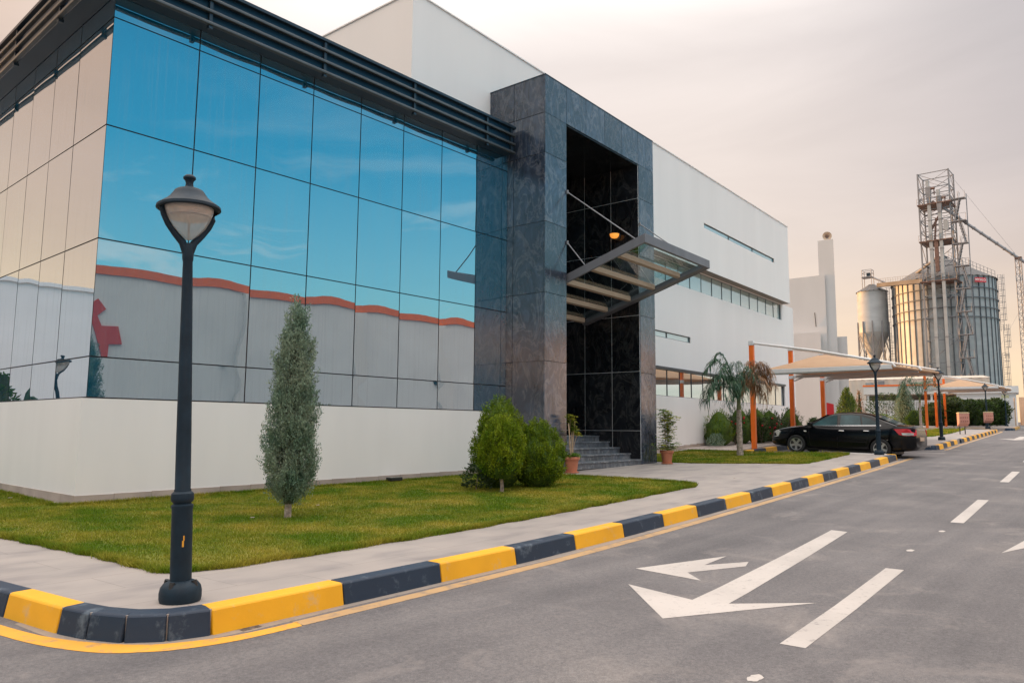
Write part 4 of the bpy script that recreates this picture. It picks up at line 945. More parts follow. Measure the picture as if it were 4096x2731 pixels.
# spreading low leaves at the foot of the trio
sh = thing('low_shrub', 'loose low leafy shrub at the foot of the tallest thuja', 'shrub', (5.9, -3.0, G(5.9, -3)))
crown([(.25, .05), (.34, .25), (.12, .5)], 420, .07, .022, up=.5, outw=1, m=l_rose, parent=sh, core=0, seed=9, depth=.9)
MB().tube([(0, 0, -.03), (.05, .02, .2), (.12, .05, .45)], [.012, .01, .005], 6).build('stem', bark, sh)

cyp = thing('cypress_tree', 'tall narrow blue green cypress standing on the lawn in front of the glass', 'tree', (1.33, -3.81, G(1.33, -3.81)+.01))
prof = [(r_*.70, z_*.93) for r_, z_ in [(.20, .20), (.36, .34), (.415, .60), (.42, .95), (.385, 1.45), (.325, 2.0), (.25, 2.45), (.15, 2.72), (.07, 2.92), (.01, 3.08)]]
crown(prof, 56000, .036, .0066, up=1.5, outw=.36, tufts=1150, tspread=.20, m=l_cyp, parent=cyp, core=.45, corem=core_c, seed=12, depth=.55, gap=.16, lean=(.012, 0), lumps=1.5)
trunk(2.6, .050, .012, palebark, cyp, .025, 4, 10)
mb = MB(); rb = random.Random(3)
for k in range(34):
    z = .45+2.0*k/34; a = rb.uniform(0, 6.28); L = .30*(1-k/60); L *= .75; mb.tube([(0, 0, z), (L*.6*math.cos(a), L*.6*math.sin(a), z+.10), (L*math.cos(a), L*math.sin(a), z+.28)], [.010, .006, .003], 5)
mb.build('branches', bark, cyp)

def palm(x, y, h, spread, label, fr, seed, cat='palm tree', th=.9, group=None, N=52, lean=0.0):
    t = thing('palm_tree', label, cat, (x, y, G(x, y)+.01), group=group); rs = random.Random(seed)
    mb = MB(); k = 14; pts = []; rad = []
    for i in range(k): z = -.05+(th+.05)*i/(k-1); pts.append((lean*z*.3, 0, z)); rad.append((.105-.03*i/(k-1))*(1+.14*(i % 2)))
    mb.tube(pts, rad, 10); mb.build('trunk', palebark, t, smooth=True)
    top = Vector((lean*th*.3, 0, th))
    MB().tube([tuple(top), tuple(top+Vector((0, 0, .35))), tuple(top+Vector((0, 0, .75)))], [.085, .06, .02], 8).build('crown_shaft', mat('palm_shaft', (.16, .17, .07), .7, var=.25, scale=8), t, smooth=True)
    for (az_, L, rise, droop, dead) in fr:
        a = R(az_); pts = []; n = 14; dirv = Vector((math.cos(a), math.sin(a), 0))
        for i in range(n+1):
            u = i/n; pts.append(top+Vector((0, 0, .35))+dirv*(L*(u**.92))+Vector((0, 0, rise*math.sin(min(1, u*1.05)*math.pi*.62)-.8*droop*u**2.6)))
        mb = MB(); mb.tube([tuple(p) for p in pts], [.016*(1-.8*i/n)+.003 for i in range(n+1)], 5); mb.cur = 0
        for q in range(N*2):
            u = .2+.8*(q//2+rs.random())/N; i = min(n-1, int(u*n)); p = pts[i].lerp(pts[i+1], u*n-i); d = (pts[i+1]-pts[i]).normalized()
            sd_ = d.cross(Vector((0, 0, 1))).normalized()*(1 if q % 2 else -1)
            l = (.66 if not dead else .56)*L*.5*(1.1-.55*abs(u-.5))*rs.uniform(.75, 1.15)
            dv = (sd_*rs.uniform(.35, .9)+d*rs.uniform(.35, .8)+Vector((rs.uniform(-.25, .25), rs.uniform(-.25, .25), rs.uniform(-.15, .45)))).normalized()
            w_ = .010*L/1.4 if L > 0 else .01
            side_ = dv.cross(Vector((0, 0, 1))).normalized()*w_
            w_ *= 1.5; side_ *= 1.5; m1 = p+dv*l*.45; m2 = p+dv*l*.8+Vector((0, 0, -l*.30)); e = p+dv*l*.95+Vector((0, 0, -l*(.75 if not dead else 1.0)))
            mb.add([p, m1+side_, m1-side_, m2+side_*.8, m2-side_*.8, e], [(0, 1, 2), (1, 3, 4, 2), (3, 5, 4)])
        mb.build('frond', l_palmd if dead else l_palm, t)
    return t
palm(20.01, -1.89, 3.4, 2.7, 'small palm with drooping fronds, half green half dry, on the lawn by the orange post',
     [(168, 1.25, 1.25, .75, 0), (135, 1.1, 1.5, .5, 0), (115, .8, 1.7, .3, 0), (195, 1.2, .95, .7, 0), (215, 1.0, .6, .8, 0), (150, 1.35, .7, .9, 0), (180, .9, .2, .6, 0), (240, .9, 1.2, .5, 0),
      (80, .7, 1.4, .4, 0), (160, 1.45, 1.0, .95, 0), (185, 1.35, .8, .9, 0), (200, 1.05, 1.35, .5, 0), (142, 1.0, 1.0, .8, 0), (225, .7, 1.0, .5, 0), (325, 1.35, 1.15, .7, 1), (345, 1.05, 1.5, .5, 1), (5, 1.2, 1.2, .7, 1), (355, 1.4, .9, .8, 1), (330, 1.15, 1.35, .5, 1), (350, 1.3, 1.1, .75, 1), (315, 1.2, 1.45, .6, 1), (10, 1.0, .9, .8, 1), (300, 1.0, .9, .5, 1), (340, 1.35, .75, .75, 1), (30, .8, .5, .5, 0)], 5, th=1.55)
palm(58.9, 1.3, 3.4, 2.4, 'distant green palm in front of the white picket fence',
     [(k*30+10, 1.5, 1.3+.3*(k % 3), .9+.3*(k % 2), 0) for k in range(12)], 8, th=1.9, N=20)

cac = thing('cactus', 'green columnar cactus seen only as a reflection in the left glass side', 'cactus', (-.95, 6.2, 0))
mb = MB()
for dx, dy, h_ in ((0, 0, 2.1), (.22, .1, 1.7), (-.2, .15, 1.9), (.1, -.25, 1.5), (-.15, -.3, 1.2)): mb.lathe([(.09, -.02), (.10, .3), (.10, h_-.15), (.06, h_-.03), (0, h_)], 10, (dx, dy, 0))
mb.build('stems', l_palm, cac)
t = thing('shrub', 'dark shrub seen only as a reflection at the edge of the left glass side', 'shrub', (-1.0, 8.6, 0)); crown([(.4, .1), (.7, .8), (.55, 1.6), (.15, 2.4)], 2000, .10, .02, up=1, m=l_thuja_d, parent=t, core=.7, seed=44)
# potted plants
def pot(x, y, label, seed, kind):
    t = thing('potted_plant', label, 'potted plant', (x, y, G(x, y)), group='terracotta pots flanking the entrance steps'); rs = random.Random(seed)
    MB().lathe([(.17, 0), (.18, .012), (.18, .032), (.15, .035)], 28).build('saucer', terra, t, smooth=True)
    MB().lathe([(.135, .036), (.175, .31), (.185, .315), (.187, .33), (.208, .335), (.212, .35), (.210, .40), (.205, .405), (.185, .40), (.18, .36)], 36, cap=False).build('pot', terra, t, smooth=True, ang=50)
    MB().lathe([(.181, .365), (.05, .375), (.0, .378)], 20, cap=False).build('soil', soil, t)
    def whorl(mb, c, r, k=8, tilt=.35):
        for q in range(k):
            a = 2*math.pi*q/k+rs.uniform(-.2, .2); d = Vector((math.cos(a), math.sin(a), rs.uniform(-.25, tilt))).normalized(); s_ = d.cross(Vector((0, 0, 1))).normalized()*r*.24
            c0 = Vector(c); mb.add([c0+d*r*.15, c0+d*r*.6+s_, c0+d*r+Vector((0, 0, -r*.15)), c0+d*r*.6-s_], [(0, 1, 2, 3)])
    def foliage(cs, name='foliage'):
        mb = MB()
        for (cx, cy, cz, sp, hh, n) in cs:
            for q in range(int(n*1.7)):
                whorl(mb, (cx+rs.gauss(0, sp), cy+rs.gauss(0, sp), cz+rs.uniform(-hh, hh)), rs.uniform(.06, .10))
        return mb.build(name, l_sch, t)
    if kind == 0:
        for a, b in (((-.08, -.05, .3), (-.16, -.02, 1.25)), ((.02, .0, .3), (.03, .02, 1.05)), ((.07, .05, .3), (.15, .02, 1.30))): MB().bar(a, b, .014, 8).build('stake', stakem, t)
        for P in ([(-.05, 0, .35), (-.10, .0, .8), (-.08, 0, 1.15), (-.06, 0, 1.35)], [(.03, 0, .35), (.06, 0, .7), (.06, 0, 1.1)], [(.06, 0, .5), (.12, .0, .75), (.22, .0, .95)]): MB().tube(P, .009, 6).build('stem', stakem, t)
        foliage([(-.09, 0, 1.43, .05, .06, 10), (0, 0, 1.33, .045, .05, 9), (.05, 0, 1.15, .065, .13, 24), (.24, 0, .98, .04, .05, 8), (.0, 0, .46, .10, .05, 26), (.14, .0, .44, .05, .04, 8), (-.15, 0, .43, .03, .02, 3)])
    else:
        for P in ([(-.03, 0, .35), (-.06, 0, .7), (-.12, 0, 1.15), (-.10, 0, 1.5)], [(.05, 0, .35), (.09, 0, .8), (.11, 0, 1.3)], [(.0, 0, .35), (.05, 0, .9), (.07, 0, 1.15)]): MB().tube(P, .009, 6).build('stem', stakem, t)
        foliage([(a_, b_, c_, sp_*1.45, hh_*1.15, int(n_*1.5)) for a_, b_, c_, sp_, hh_, n_ in [(-.10, 0, 1.5, .07, .12, 26), (-.12, 0, 1.2, .08, .13, 24), (-.03, 0, .95, .07, .12, 14), (.12, 0, 1.35, .08, .14, 30), (.14, 0, 1.08, .07, .14, 22), (.0, 0, .52, .12, .10, 44), (-.08, 0, .72, .06, .08, 12), (.12, 0, .80, .06, .06, 8)]])
    return t
pot(11.02, -1.45, 'terracotta pot with staked thin variegated plant left of the steps', 3, 0)
pot(15.75, -1.50, 'terracotta pot with taller bushy variegated plant right of the portal', 5, 1)

# roses and small plants by the hall wall
for i, (x, y, h) in enumerate(((25.6, .85, 1.15), (27.1, .35, 1.1), (28.4, .35, 1.1), (29.9, .3, 1.05))):
    lb = ('rose bush with few red blooms right of the bright thuja', 'dark rose bush with red blooms left of the first orange post', 'rose bush right of the first orange post', 'rose bush with red buds by the car bonnet')[i]
    t = thing('rose_bush', lb, 'bush', (x, y, G(x, y)+.03), group='rose bushes between the thujas')
    crown([(.25, .08), (.42, .4), (.40, .75), (.22, h)], 900, .075, .024, up=.4, outw=.9, m=l_rose, parent=t, core=0, seed=60+i, depth=.9, name='foliage')
    rs = random.Random(i); mb = MB()
    for k in range(8): a = rs.uniform(0, 6.28); mb.tube([(0, 0, -.02), (.12*math.cos(a), .12*math.sin(a), .5), (.3*math.cos(a), .3*math.sin(a), h*rs.uniform(.8, 1.08))], [.012, .009, .005], 5)
    mb.build('stems', bark, t)
    for k in range(7):
        a = rs.uniform(2.2, 5.6); q = (.38*math.cos(a), .38*math.sin(a), rs.uniform(.4, h)); MB().lathe([(0, -.04), (.035, -.02), (.045, .02), (.02, .045), (0, .05)], 8, q).build('bloom', l_red, t)
t = thing('grey_shrub', 'low grey green shrub at the foot of the bright thuja', 'shrub', (23.6, .75, G(23.6, .75)+.02))
crown([(.30, .05), (.38, .25), (.15, .55)], 900, .07, .010, up=.9, outw=.8, m=l_cyp, parent=t, core=0, seed=71, depth=.9, name='foliage')

# far planting
def bush(x, y, h, wd_, label, seed, m, N=1500, leaf=.13, lw=.035, cat='shrub', name='shrub', group=None, core=.7, prof=None, up=.5):
    t = thing(name, label, cat, (x, y, G(x, y)), group=group); r = wd_/2
    crown(prof or [(r*.6, .05), (r*.95, h*.3), (r, h*.6), (r*.75, h*.85), (r*.2, h)], N, leaf, lw, up=up, outw=.8, m=m, parent=t, core=core, seed=seed, depth=.5)
    trunk(h*.5, .05, .03, bark, t, .03, seed, 6)
    return t
hl = ['dark oleander hedge shrub nearest the orange post', 'broad dark hedge shrub behind the nearer salmon bin', 'hedge shrub right of the nearer salmon bin', 'yellowish hedge shrub behind the farther lamp', 'hedge shrub with orange tinged leaves left of the white gate']
for i, (x, y, h, wd_) in enumerate(((68.0, 2.2, 2.0, 2.6), (69.2, 1.1, 2.5, 2.6), (70.4, .1, 2.3, 2.4), (71.6, -.7, 2.3, 2.3), (72.9, -1.5, 2.4, 2.2))):
    bush(x, y, h, wd_, hl[i], 80+i, l_hedge, 2400, .20, .05, group='dark hedge shrubs in front of the white fence', core=.78)
bush(45.2, 2.35, 2.75, 1.5, 'yellow green conifer with brown top behind the black car roof', 90, l_ygr, 3200, .15, .022, cat='tree', name='conifer_tree', core=.6, prof=[(.4, .1), (.75, .6), (.65, 1.3), (.42, 2.0), (.08, 2.75)], up=1.2)
bush(46.2, 1.9, 2.1, .7, 'thin brown dried conifer beside the yellow green one', 91, l_palmd, 700, .15, .018, cat='tree', name='conifer_tree', core=.4, prof=[(.2, .1), (.32, .6), (.28, 1.4), (.05, 2.6)], up=1.3)
bush(64.0, 3.6, 3.6, 1.6, 'slim blue grey cypress in front of the picket fence', 92, l_cyp, 4200, .16, .02, cat='tree', name='cypress_tree', core=.55, prof=[(.4, .1), (.8, .8), (.7, 1.8), (.42, 2.8), (.05, 3.6)], up=1.3)
bush(60.5, 2.1, 1.35, 1.5, 'rounded bright green thuja behind the car boot', 93, l_thuja, 2600, .10, .014, name='thuja_bush', cat='bush', prof=[(.4, .05), (.72, .4), (.6, .8), (.1, 1.35)], up=1.2)
bush(70.0, 6.6, 3.0, 3.4, 'airy green shrub in front of the picket fence left of the cypress', 94, l_hedge, 1800, .2, .035, core=0)
bush(60.0, 4.6, 1.1, 2.4, 'low yellow flowering shrub behind the car', 95, l_sch, 800, .14, .03, core=.6)
bush(34.2, .6, 1.0, .8, 'small dark bush beside the red board', 96, l_thuja_d, 700, .09, .014, core=.7)
t = thing('tree', 'dark olive tree rising behind the beige wall at the right edge', 'tree', (107, -6.2, G(107, -6)))
crown([(1.2, 2.0), (2.6, 3.2), (2.9, 4.6), (2.2, 6.0), (.6, 7.0)], 4200, .38, .09, up=.5, outw=.8, m=l_tree, parent=t, core=.72, seed=97, depth=.5); trunk(3, .25, .15, bark, t, .1, 3)
t = thing('tree', 'second dark tree farther right behind the beige wall', 'tree', (112, -12.5, G(112, -12)))
crown([(1.2, 1.6), (2.8, 3.0), (3.0, 4.2), (1.6, 5.6), (.4, 6.2)], 3000, .38, .09, up=.5, outw=.8, m=l_tree, parent=t, core=.72, seed=98, depth=.5); trunk(3, .25, .15, bark, t, .1, 4)

# ground spotlight by the base wall, small litter
sp = thing('ground_spotlight', 'black box floodlight on the lawn at the foot of the base wall', 'floodlight', (6.2, -.27, G(6.2, -.27)+.03), R(4))
MB().box(-.17, .17, -.07, .10, 0, .075).build('housing', blackpl, sp, bevel=.012); MB().box(-.15, .15, -.06, .09, .0755, .082).build('lens', headl, sp)
for i, (x, y) in enumerate(((.85, -3.72), (-.55, 1.4), (10.85, -5.9), (2.3, -3.1))):
    o = MB().prism([(-.035, -.012), (.02, -.02), (.04, .006), (.0, .02)], 0, .006).build('litter_scrap', plinth_m, None, loc=(x, y, G(x, y)+.045 if i in (0, 1) else G(x, y)+.04)); tag(o, ('pale scrap of litter on the lawn by the cypress trunk', 'pale scrap on the grass by the left wall', 'tiny dry leaf on the paving near the lawn tip', 'tiny pale scrap on the lawn')[i], 'litter')

# ================================================================== car
car = thing('parked_car', 'black four door saloon parked nose in under the near carport', 'car', (23.10, -4.36, G(23.2, -4.5, )+RD-.0), R(90))
car.location.z = G(23.2, -5.9)+RD+.02
car.rotation_euler = (R(0), R(-2.2)*1, R(90))
CS = 1.0
Scm = Matrix.Scale(CS, 4)
def cz(x, tab): return float(np.interp(x, [t[0] for t in tab], [t[1] for t in tab]))
top_t = [(-2.42, .80), (-2.40, 1.02), (-2.30, 1.09), (-1.85, 1.10), (-1.5, 1.06), (-.8, .985), (.2, .955), (1.05, .985), (1.5, .94), (2.0, .845), (2.25, .74), (2.40, .60)]
low_t = [(-2.42, .42), (-2.3, .30), (-1.9, .24), (0, .20), (1.9, .22), (2.3, .25), (2.40, .32)]
wid_t = [(-2.42, .70), (-2.33, .80), (-2.1, .87), (-1.5, .905), (0, .915), (1.3, .905), (1.9, .86), (2.2, .77), (2.40, .58)]
xs_ = [-2.42, -2.38, -2.30, -2.15, -1.9, -1.6, -1.3, -1.0, -.6, -.2, .2, .6, 1.0, 1.3, 1.6, 1.9, 2.1, 2.25, 2.35, 2.40]
mb = MB(Scm); rings = []
for x in xs_:
    zt, zl, w_ = cz(x, top_t), cz(x, low_t), cz(x, wid_t); zm = .62*zt+.38*zl if x > -2.3 and x < 2.2 else (zt+zl)/2
    half = [(0, zl), (w_*.86, zl), (w_*.965, zl+.07), (w_*.995, zl+(zt-zl)*.33), (w_, zl+(zt-zl)*.62), (w_*.975, zt-.10), (w_*.93, zt-.035), (w_*.80, zt-.004), (w_*.45, zt+.018), (0, zt+.026)]
    ring = [(x, y, z) for y, z in half]+[(x, -y, z) for y, z in reversed(half[1:-1])]; rings.append(ring)
n = len(rings[0]); v = [p for r_ in rings for p in r_]
f = [(i*n+k, i*n+(k+1) % n, (i+1)*n+(k+1) % n, (i+1)*n+k) for i in range(len(rings)-1) for k in range(n)]+[tuple(range(n)), tuple(range((len(rings)-1)*n+n-1, (len(rings)-1)*n-1, -1))]
mb.add(v, f); body = mb.build('body', [carpaint, blackpl], None, smooth=True, ang=32)
for ax in (1.39, -1.38):
    cutb = MB(Scm).bar((ax, -1.2, .315), (ax, 1.2, .315), .375, 40).build('cutter', blackpl, None)
    bo = body.modifiers.new('arch', 'BOOLEAN'); bo.operation = 'DIFFERENCE'; bo.object = cutb; bo.solver = 'EXACT'
    bpy.context.view_layer.update(); dg = bpy.context.evaluated_depsgraph_get(); me2 = bpy.data.meshes.new_from_object(body.evaluated_get(dg)); body.modifiers.clear(); body.data = me2
    bpy.data.objects.remove(cutb)
body.data.polygons.foreach_set('use_smooth', [True]*len(body.data.polygons)); body.data.set_sharp_from_angle(angle=R(32))
body.parent = car
gh = [(1.12, .975), (.78, 1.16), (.38, 1.365), (.05, 1.445), (-.35, 1.475), (-.75, 1.455), (-1.05, 1.395), (-1.45, 1.235), (-1.86, 1.085)]
gw = lambda z: .835-(z-.95)*.46
mb = MB(Scm); sec = []
base = [(1.12, .94), (.6, .93), (0, .925), (-.6, .94), (-1.2, .98), (-1.86, 1.05)]
for x, z in gh:
    bz = cz(x, sorted(base)); wb = gw(bz)-.004; wt = gw(z)
    r_ = min(.05, (z-bz)*.45)
    half = [(wb, bz), (gw(z-r_), max(bz, z-r_)), (wt-.035, z-.008), (wt*.6, z+.022), (0, z+.03)]
    sec.append([(x, y, zz) for y, zz in half]+[(x, -y, zz) for y, zz in reversed(half[:-1])])
n = len(sec[0]); v = [p for r_ in sec for p in r_]; f = [(i*n+k, i*n+k+1, (i+1)*n+k+1, (i+1)*n+k) for i in range(len(sec)-1) for k in range(n-1)]
mb.add(v, f); roof = mb.build('roof', carpaint, car, smooth=True, ang=40)
def sidep(name, pts, m, off, sgn, th_=0, parent=car):
    v = [(x, sgn*(gw(z)+off), z) for x, z in pts]; n = len(v); mb = MB(Scm); mb.add(v, [tuple(range(n))]); return mb.build(name, m, parent)
dgls = mat('car_side_glass', (.008, .024, .028), .03, spec=.30, col2=(.045, .10, .11), scale=1.6)
for sg_ in (1, -1):
    wf = sidep('side_window', [(.90, .985), (.62, 1.16), (.36, 1.305), (.16, 1.365), (.06, 1.375), (.02, 1.0)], dgls, .010, sg_)
    wr = sidep('side_window', [(-.07, 1.0), (-.06, 1.38), (-.4, 1.395), (-.68, 1.375), (-.76, 1.03)], dgls, .010, sg_)
    wq = sidep('side_window', [(-.81, 1.035), (-.74, 1.36), (-1.0, 1.29), (-1.32, 1.13), (-1.30, 1.09)], dgls, .010, sg_)
    sidep('window_trim', [(.95, .968), (.95, .978), (-1.38, 1.082), (-1.38, 1.07)], chrome, .014, sg_)
    for x0 in (-.22, -1.02):
        z0 = .845+.03*(x0 < -.5); y0 = sg_*(.907)
        d_ = None
        MB(Scm).tube([(x0+.17, y0, z0), (x0+.14, y0+sg_*.03, z0+.004), (x0+.02, y0+sg_*.03, z0+.006), (x0-.01, y0, z0+.006)], .013, 8).build('door_handle', chrome, car, smooth=True)
    for P in ([(.93, .95), (.95, .80), (.92, .45), (.86, .28)], [(-.02, .93), (-.02, .6), (-.02, .28)], [(-1.0, 1.0), (-1.06, .85), (-.98, .62), (-.93, .40)]):
        mb = MB(Scm); mb.tube([(x, sg_*(cz(x, wid_t)*.998-(.02 if z < .4 else 0)-(.035*max(0, (z-.85))/.1)), z) for x, z in P], .004, 4); mb.build('door_seam', jointm, car)
    mb = MB(Scm); mb.beam((.95, sg_*.917, .50), (-.95, sg_*.922, .50), .014, .035); mb.build('side_moulding', carpaint, car, bevel=.004)
    mir = MB(Scm); mir.lathe([(0, -.06), (.05, -.055), (.085, -.02), (.09, .03), (.075, .06), (0, .065)], 16, (.86, sg_*1.0, 1.03)); mir.box(.82, .90, min(sg_*.85, sg_*.96), max(sg_*.85, sg_*.96), .985, 1.01); mir.build('wing_mirror', carpaint, car, smooth=True)
    hl_ = MB(Scm); hl_.prism([(2.03, .60), (2.27, .53), (2.335, .60), (2.285, .70), (2.06, .80), (1.98, .77)], sg_*.64, sg_*.70, 'y')
    v = [(1.97, sg_*.855, .735), (2.12, sg_*.80, .775), (2.27, sg_*.66, .70), (2.325, sg_*.60, .60), (2.24, sg_*.745, .53), (2.06, sg_*.845, .56)]
    hl_ = MB(Scm); hl_.add(v, [(0, 1, 2, 3, 4, 5)]); hl_.add([(x-.05, y*.93, z) for x, y, z in v], [(0, 1, 2, 3, 4, 5)])
    hl_.f += [tuple((k, (k+1) % 6, 6+(k+1) % 6, 6+k)) for k in range(6)]; hl_.mi += [0]*6; hl_.build('headlight', headl, car)
    v = [(-1.80, sg_*.905, .975), (-2.18, sg_*.872, 1.0), (-2.36, sg_*.775, 1.0), (-2.41, sg_*.66, .98), (-2.425, sg_*.66, .80), (-2.37, sg_*.79, .78), (-2.1, sg_*.895, .77), (-1.95, sg_*.907, .80)]
    tl = MB(Scm); tl.add(v, [tuple(range(8))]); tl.add([(x+.03, y*.95, z) for x, y, z in v], [tuple(range(8))]); tl.f += [(k, (k+1) % 8, 8+(k+1) % 8, 8+k) for k in range(8)]; tl.mi += [0]*8
    tlo = tl.build('tail_light', taill, car)
    v = [(-2.02, sg_*.912, .86), (-2.25, sg_*.850, .87), (-2.36, sg_*.79, .87), (-2.36, sg_*.797, .80), (-2.22, sg_*.873, .785), (-2.06, sg_*.909, .79)]
    MB(Scm).add(v, [tuple(range(6))]).build('reversing_lens', headl, tlo)
    for ax in (1.39, -1.38):
        wh = bpy.data.objects.new('wheel', None); COL.objects.link(wh); wh.parent = car; wh.location = (ax*CS, sg_*.80*CS, .318*CS); wh.rotation_euler = (R(-90*sg_), 0, 0)
        MB(Scm).lathe([(.20, -.09), (.29, -.10), (.315, -.085), (.318, 0), (.315, .085), (.295, .105), (.225, .10), (.212, .085)], 40).build('tyre', rubber, wh, smooth=True, ang=30)
        mb = MB(Scm); mb.lathe([(.218, .09), (.212, .100), (.200, .098), (.192, .07), (.19, .0)], 40, cap=False); mb.lathe([(.0, .088), (.035, .09), (.045, .08), (.05, .06)], 20, cap=False)
        for k in range(5):
            a = 2*math.pi*k/5+.3; c_, s_ = math.cos(a), math.sin(a); t_ = (-s_, c_)
            v = []
            for rr_, hw, z in ((.03, .045, .086), (.12, .036, .088), (.205, .045, .094)):
                v += [(c_*rr_+t_[0]*hw, s_*rr_+t_[1]*hw, z), (c_*rr_-t_[0]*hw, s_*rr_-t_[1]*hw, z)]
            v += [(x, y, z-.03) for x, y, z in v]
            mb.add(v, [(0, 1, 3, 2), (2, 3, 5, 4), (0, 2, 8, 6), (2, 4, 10, 8), (1, 7, 9, 3), (3, 9, 11, 5)])
        mb.build('rim', rimm, wh, smooth=True, ang=30)
        MB(Scm).lathe([(.0, .03), (.14, .03), (.145, .0)], 24).build('brake_disc', galv_d, wh)
v = [(1.075, .70, .995), (1.075, -.70, .995), (.40, -.60, 1.368), (.40, .60, 1.368)]
MB(Scm).add([(x+.016, y, z+.016) for x, y, z in v], [(0, 1, 2, 3)]).build('windscreen', dgls, car)
MB(Scm).add([(x-.015, y, z+.024) for x, y, z in ((-1.08, .54, 1.39), (-1.08, -.54, 1.39), (-1.80, -.64, 1.105), (-1.80, .64, 1.105))], [(0, 1, 2, 3)]).build('rear_window', dgls, car)
MB(Scm).prism([(2.36, .50), (2.42, .50), (2.41, .62), (2.36, .64)], -.42, .42, 'y').build('grille', blackpl, car)
MB(Scm).box(-2.435, -2.40, -.26, .26, .62, .74).build('number_plate', beigewall, car)
mb = MB(Scm); mb.tube([(-2.39, y, .985) for y in (-.5, 0, .5)], .012, 6); mb.build('boot_trim', chrome, car)
MB(Scm).box(1.02, 1.12, .906, .915, .765, .80).build('side_repeater', whitep, car, bevel=.005)
MB(Scm).box(-1.7, 1.7, -.72, .72, .14, .30).build('underbody', blackpl, car)
mb = MB(Scm)
# litter bins
def bin_(x, y, label, rz):
    t = thing('litter_bin', label, 'litter bin', (x, y, G(x, y)), rz, 'salmon litter bins on posts')
    for sx in (-.13, .13): MB().tube([(sx, .15, -.02), (sx, .15, 1.05), (sx, .10, 1.13), (sx, .0, 1.14)], .028, 8).build('post', postm, t, smooth=True)
    mb = MB(); mb.prism([(-.18, .58), (.12, .42), (.12, 1.12), (-.20, 1.12)], -.26, .26, 'x'); mb.build('basket', pinkbin, t, bevel=.02)
    for k in range(2):
        for q in range(4): MB().box(-.19+.11*q, -.14+.11*q, -.215+.012*k*0, -.19, .66+.2*k, .74+.2*k).build('slot', mat('salmon_slot', (.30, .13, .10), .7), t)
    mb = MB(); mb.box(-.28, .28, -.22, .14, 1.122, 1.16); mb.box(-.25, .25, -.19, .11, 1.162, 1.19); mb.build('rim', mat('straw_liner', (.50, .42, .26), .8, var=.2, scale=12), t, bevel=.015)
bin_(42.67, -4.45, 'nearer salmon plastic litter bin with pale liner, standing alone on the paving', R(-60))
bin_(56.3, -3.5, 'farther salmon plastic litter bin next to a dark lamp post', R(-60))
# red board behind the car
t = thing('red_board', 'small red slanted board standing behind the black car', 'board', (34.6, -.1, G(34.6, -.1)), R(-70)); 
MB().prism([(-.16, .95), (.18, .85), (.18, 1.66), (-.16, 1.75)], -.02, .02, 'y').build('panel', redm, t); MB().bar((0, 0, -.05), (0, 0, .95), .025).build('post', galv_d, t)

# ================================================================== compound beyond: fence, pavilion, shed, gatehouse
def P(px, py, k):  # point pushed k times farther out from the camera spot
    return CAM.x+(px-CAM.x)*k, CAM.y+(py-CAM.y)*k
fence = thing('picket_fence', 'white vertical picket fence on a low wall behind the hedge', 'fence')
fa, fb = Vector((72.2, 9.6, 0)), Vector((75.3, -2.0, 0)); fd = (fb-fa); fl = fd.length; fd /= fl; fz = 1.95
MB().beam((fa.x, fa.y, fz+.2), (fb.x, fb.y, fz+.2), .2, 1.5).build('low_wall', plaster2, fence)
pk = MB(); k = 0; u = .1
for i in range(96): 
    p = fa+fd*(fl*(i+.5)/96); MB().box(p.x-.03, p.x+.03, p.y-.035, p.y+.035, fz+.95, fz+2.25).build('picket', white_metal, fence)
for z in (1.0, 2.15): MB().beam((fa.x, fa.y, fz+z), (fb.x, fb.y, fz+z), .04, .06).build('rail', white_metal, fence)
pav = thing('pavilion', 'low white roofed pavilion with an orange band along its eaves', 'building')
ax_, ay_ = P(72.42, 9.2, 1.12); bx_, by_ = P(74.3, .2, 1.12)
pd = Vector((bx_-ax_, by_-ay_, 0)).normalized(); pn = Vector((pd.y, -pd.x, 0)); pn = pn if pn.x > 0 else -pn; L_ = math.hypot(bx_-ax_, by_-ay_)
PMx = Matrix(((pd.x, pn.x, 0, ax_), (pd.y, pn.y, 0, ay_), (0, 0, 1, 0), (0, 0, 0, 1)))
corr = mat('ribbed_white_cladding', (.60, .58, .55), .6, var=.08, scale=1)
mb = MB(PMx); mb.box(0, L_, 0, 8, 5.2, 6.05); 
mb.build('fascia', corr, pav); MB(PMx).box(-.05, L_+.05, -.04, 8, 6.052, 6.22).build('eaves_band', orange_m, pav)
for k in range(4): MB(PMx).box(.3+k*3, .5+k*3, .3, .5, 1.6, 5.2).build('post', orange_m if k == 3 else white_metal, pav)
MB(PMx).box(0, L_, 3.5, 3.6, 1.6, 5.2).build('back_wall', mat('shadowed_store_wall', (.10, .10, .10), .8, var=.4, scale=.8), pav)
shed = thing('corrugated_shed', 'long cream corrugated steel shed behind the pavilion', 'building')
ax_, ay_ = P(71.8, 10.6, 1.28); bx_, by_ = P(74.6, -1.0, 1.28)
pd = Vector((bx_-ax_, by_-ay_, 0)).normalized(); pn = Vector((pd.y, -pd.x, 0)); pn = pn if pn.x > 0 else -pn; L_ = math.hypot(bx_-ax_, by_-ay_)
SMx = Matrix(((pd.x, pn.x, 0, ax_), (pd.y, pn.y, 0, ay_), (0, 0, 1, 0), (0, 0, 0, 1)))
mb = MB(SMx); nC = int(L_/.22); v = []; 
for i in range(nC+1):
    for z in (1.5, 7.6): v.append((i*.22, (.0 if (i//2) % 2 else .07), z))
mb.add(v, [(2*i, 2*i+2, 2*i+3, 2*i+1) for i in range(nC)]); mb.add([(0, .02, 7.6), (L_, .02, 7.6), (L_, 9, 8.4), (0, 9, 8.4)], [(0, 1, 2, 3)])
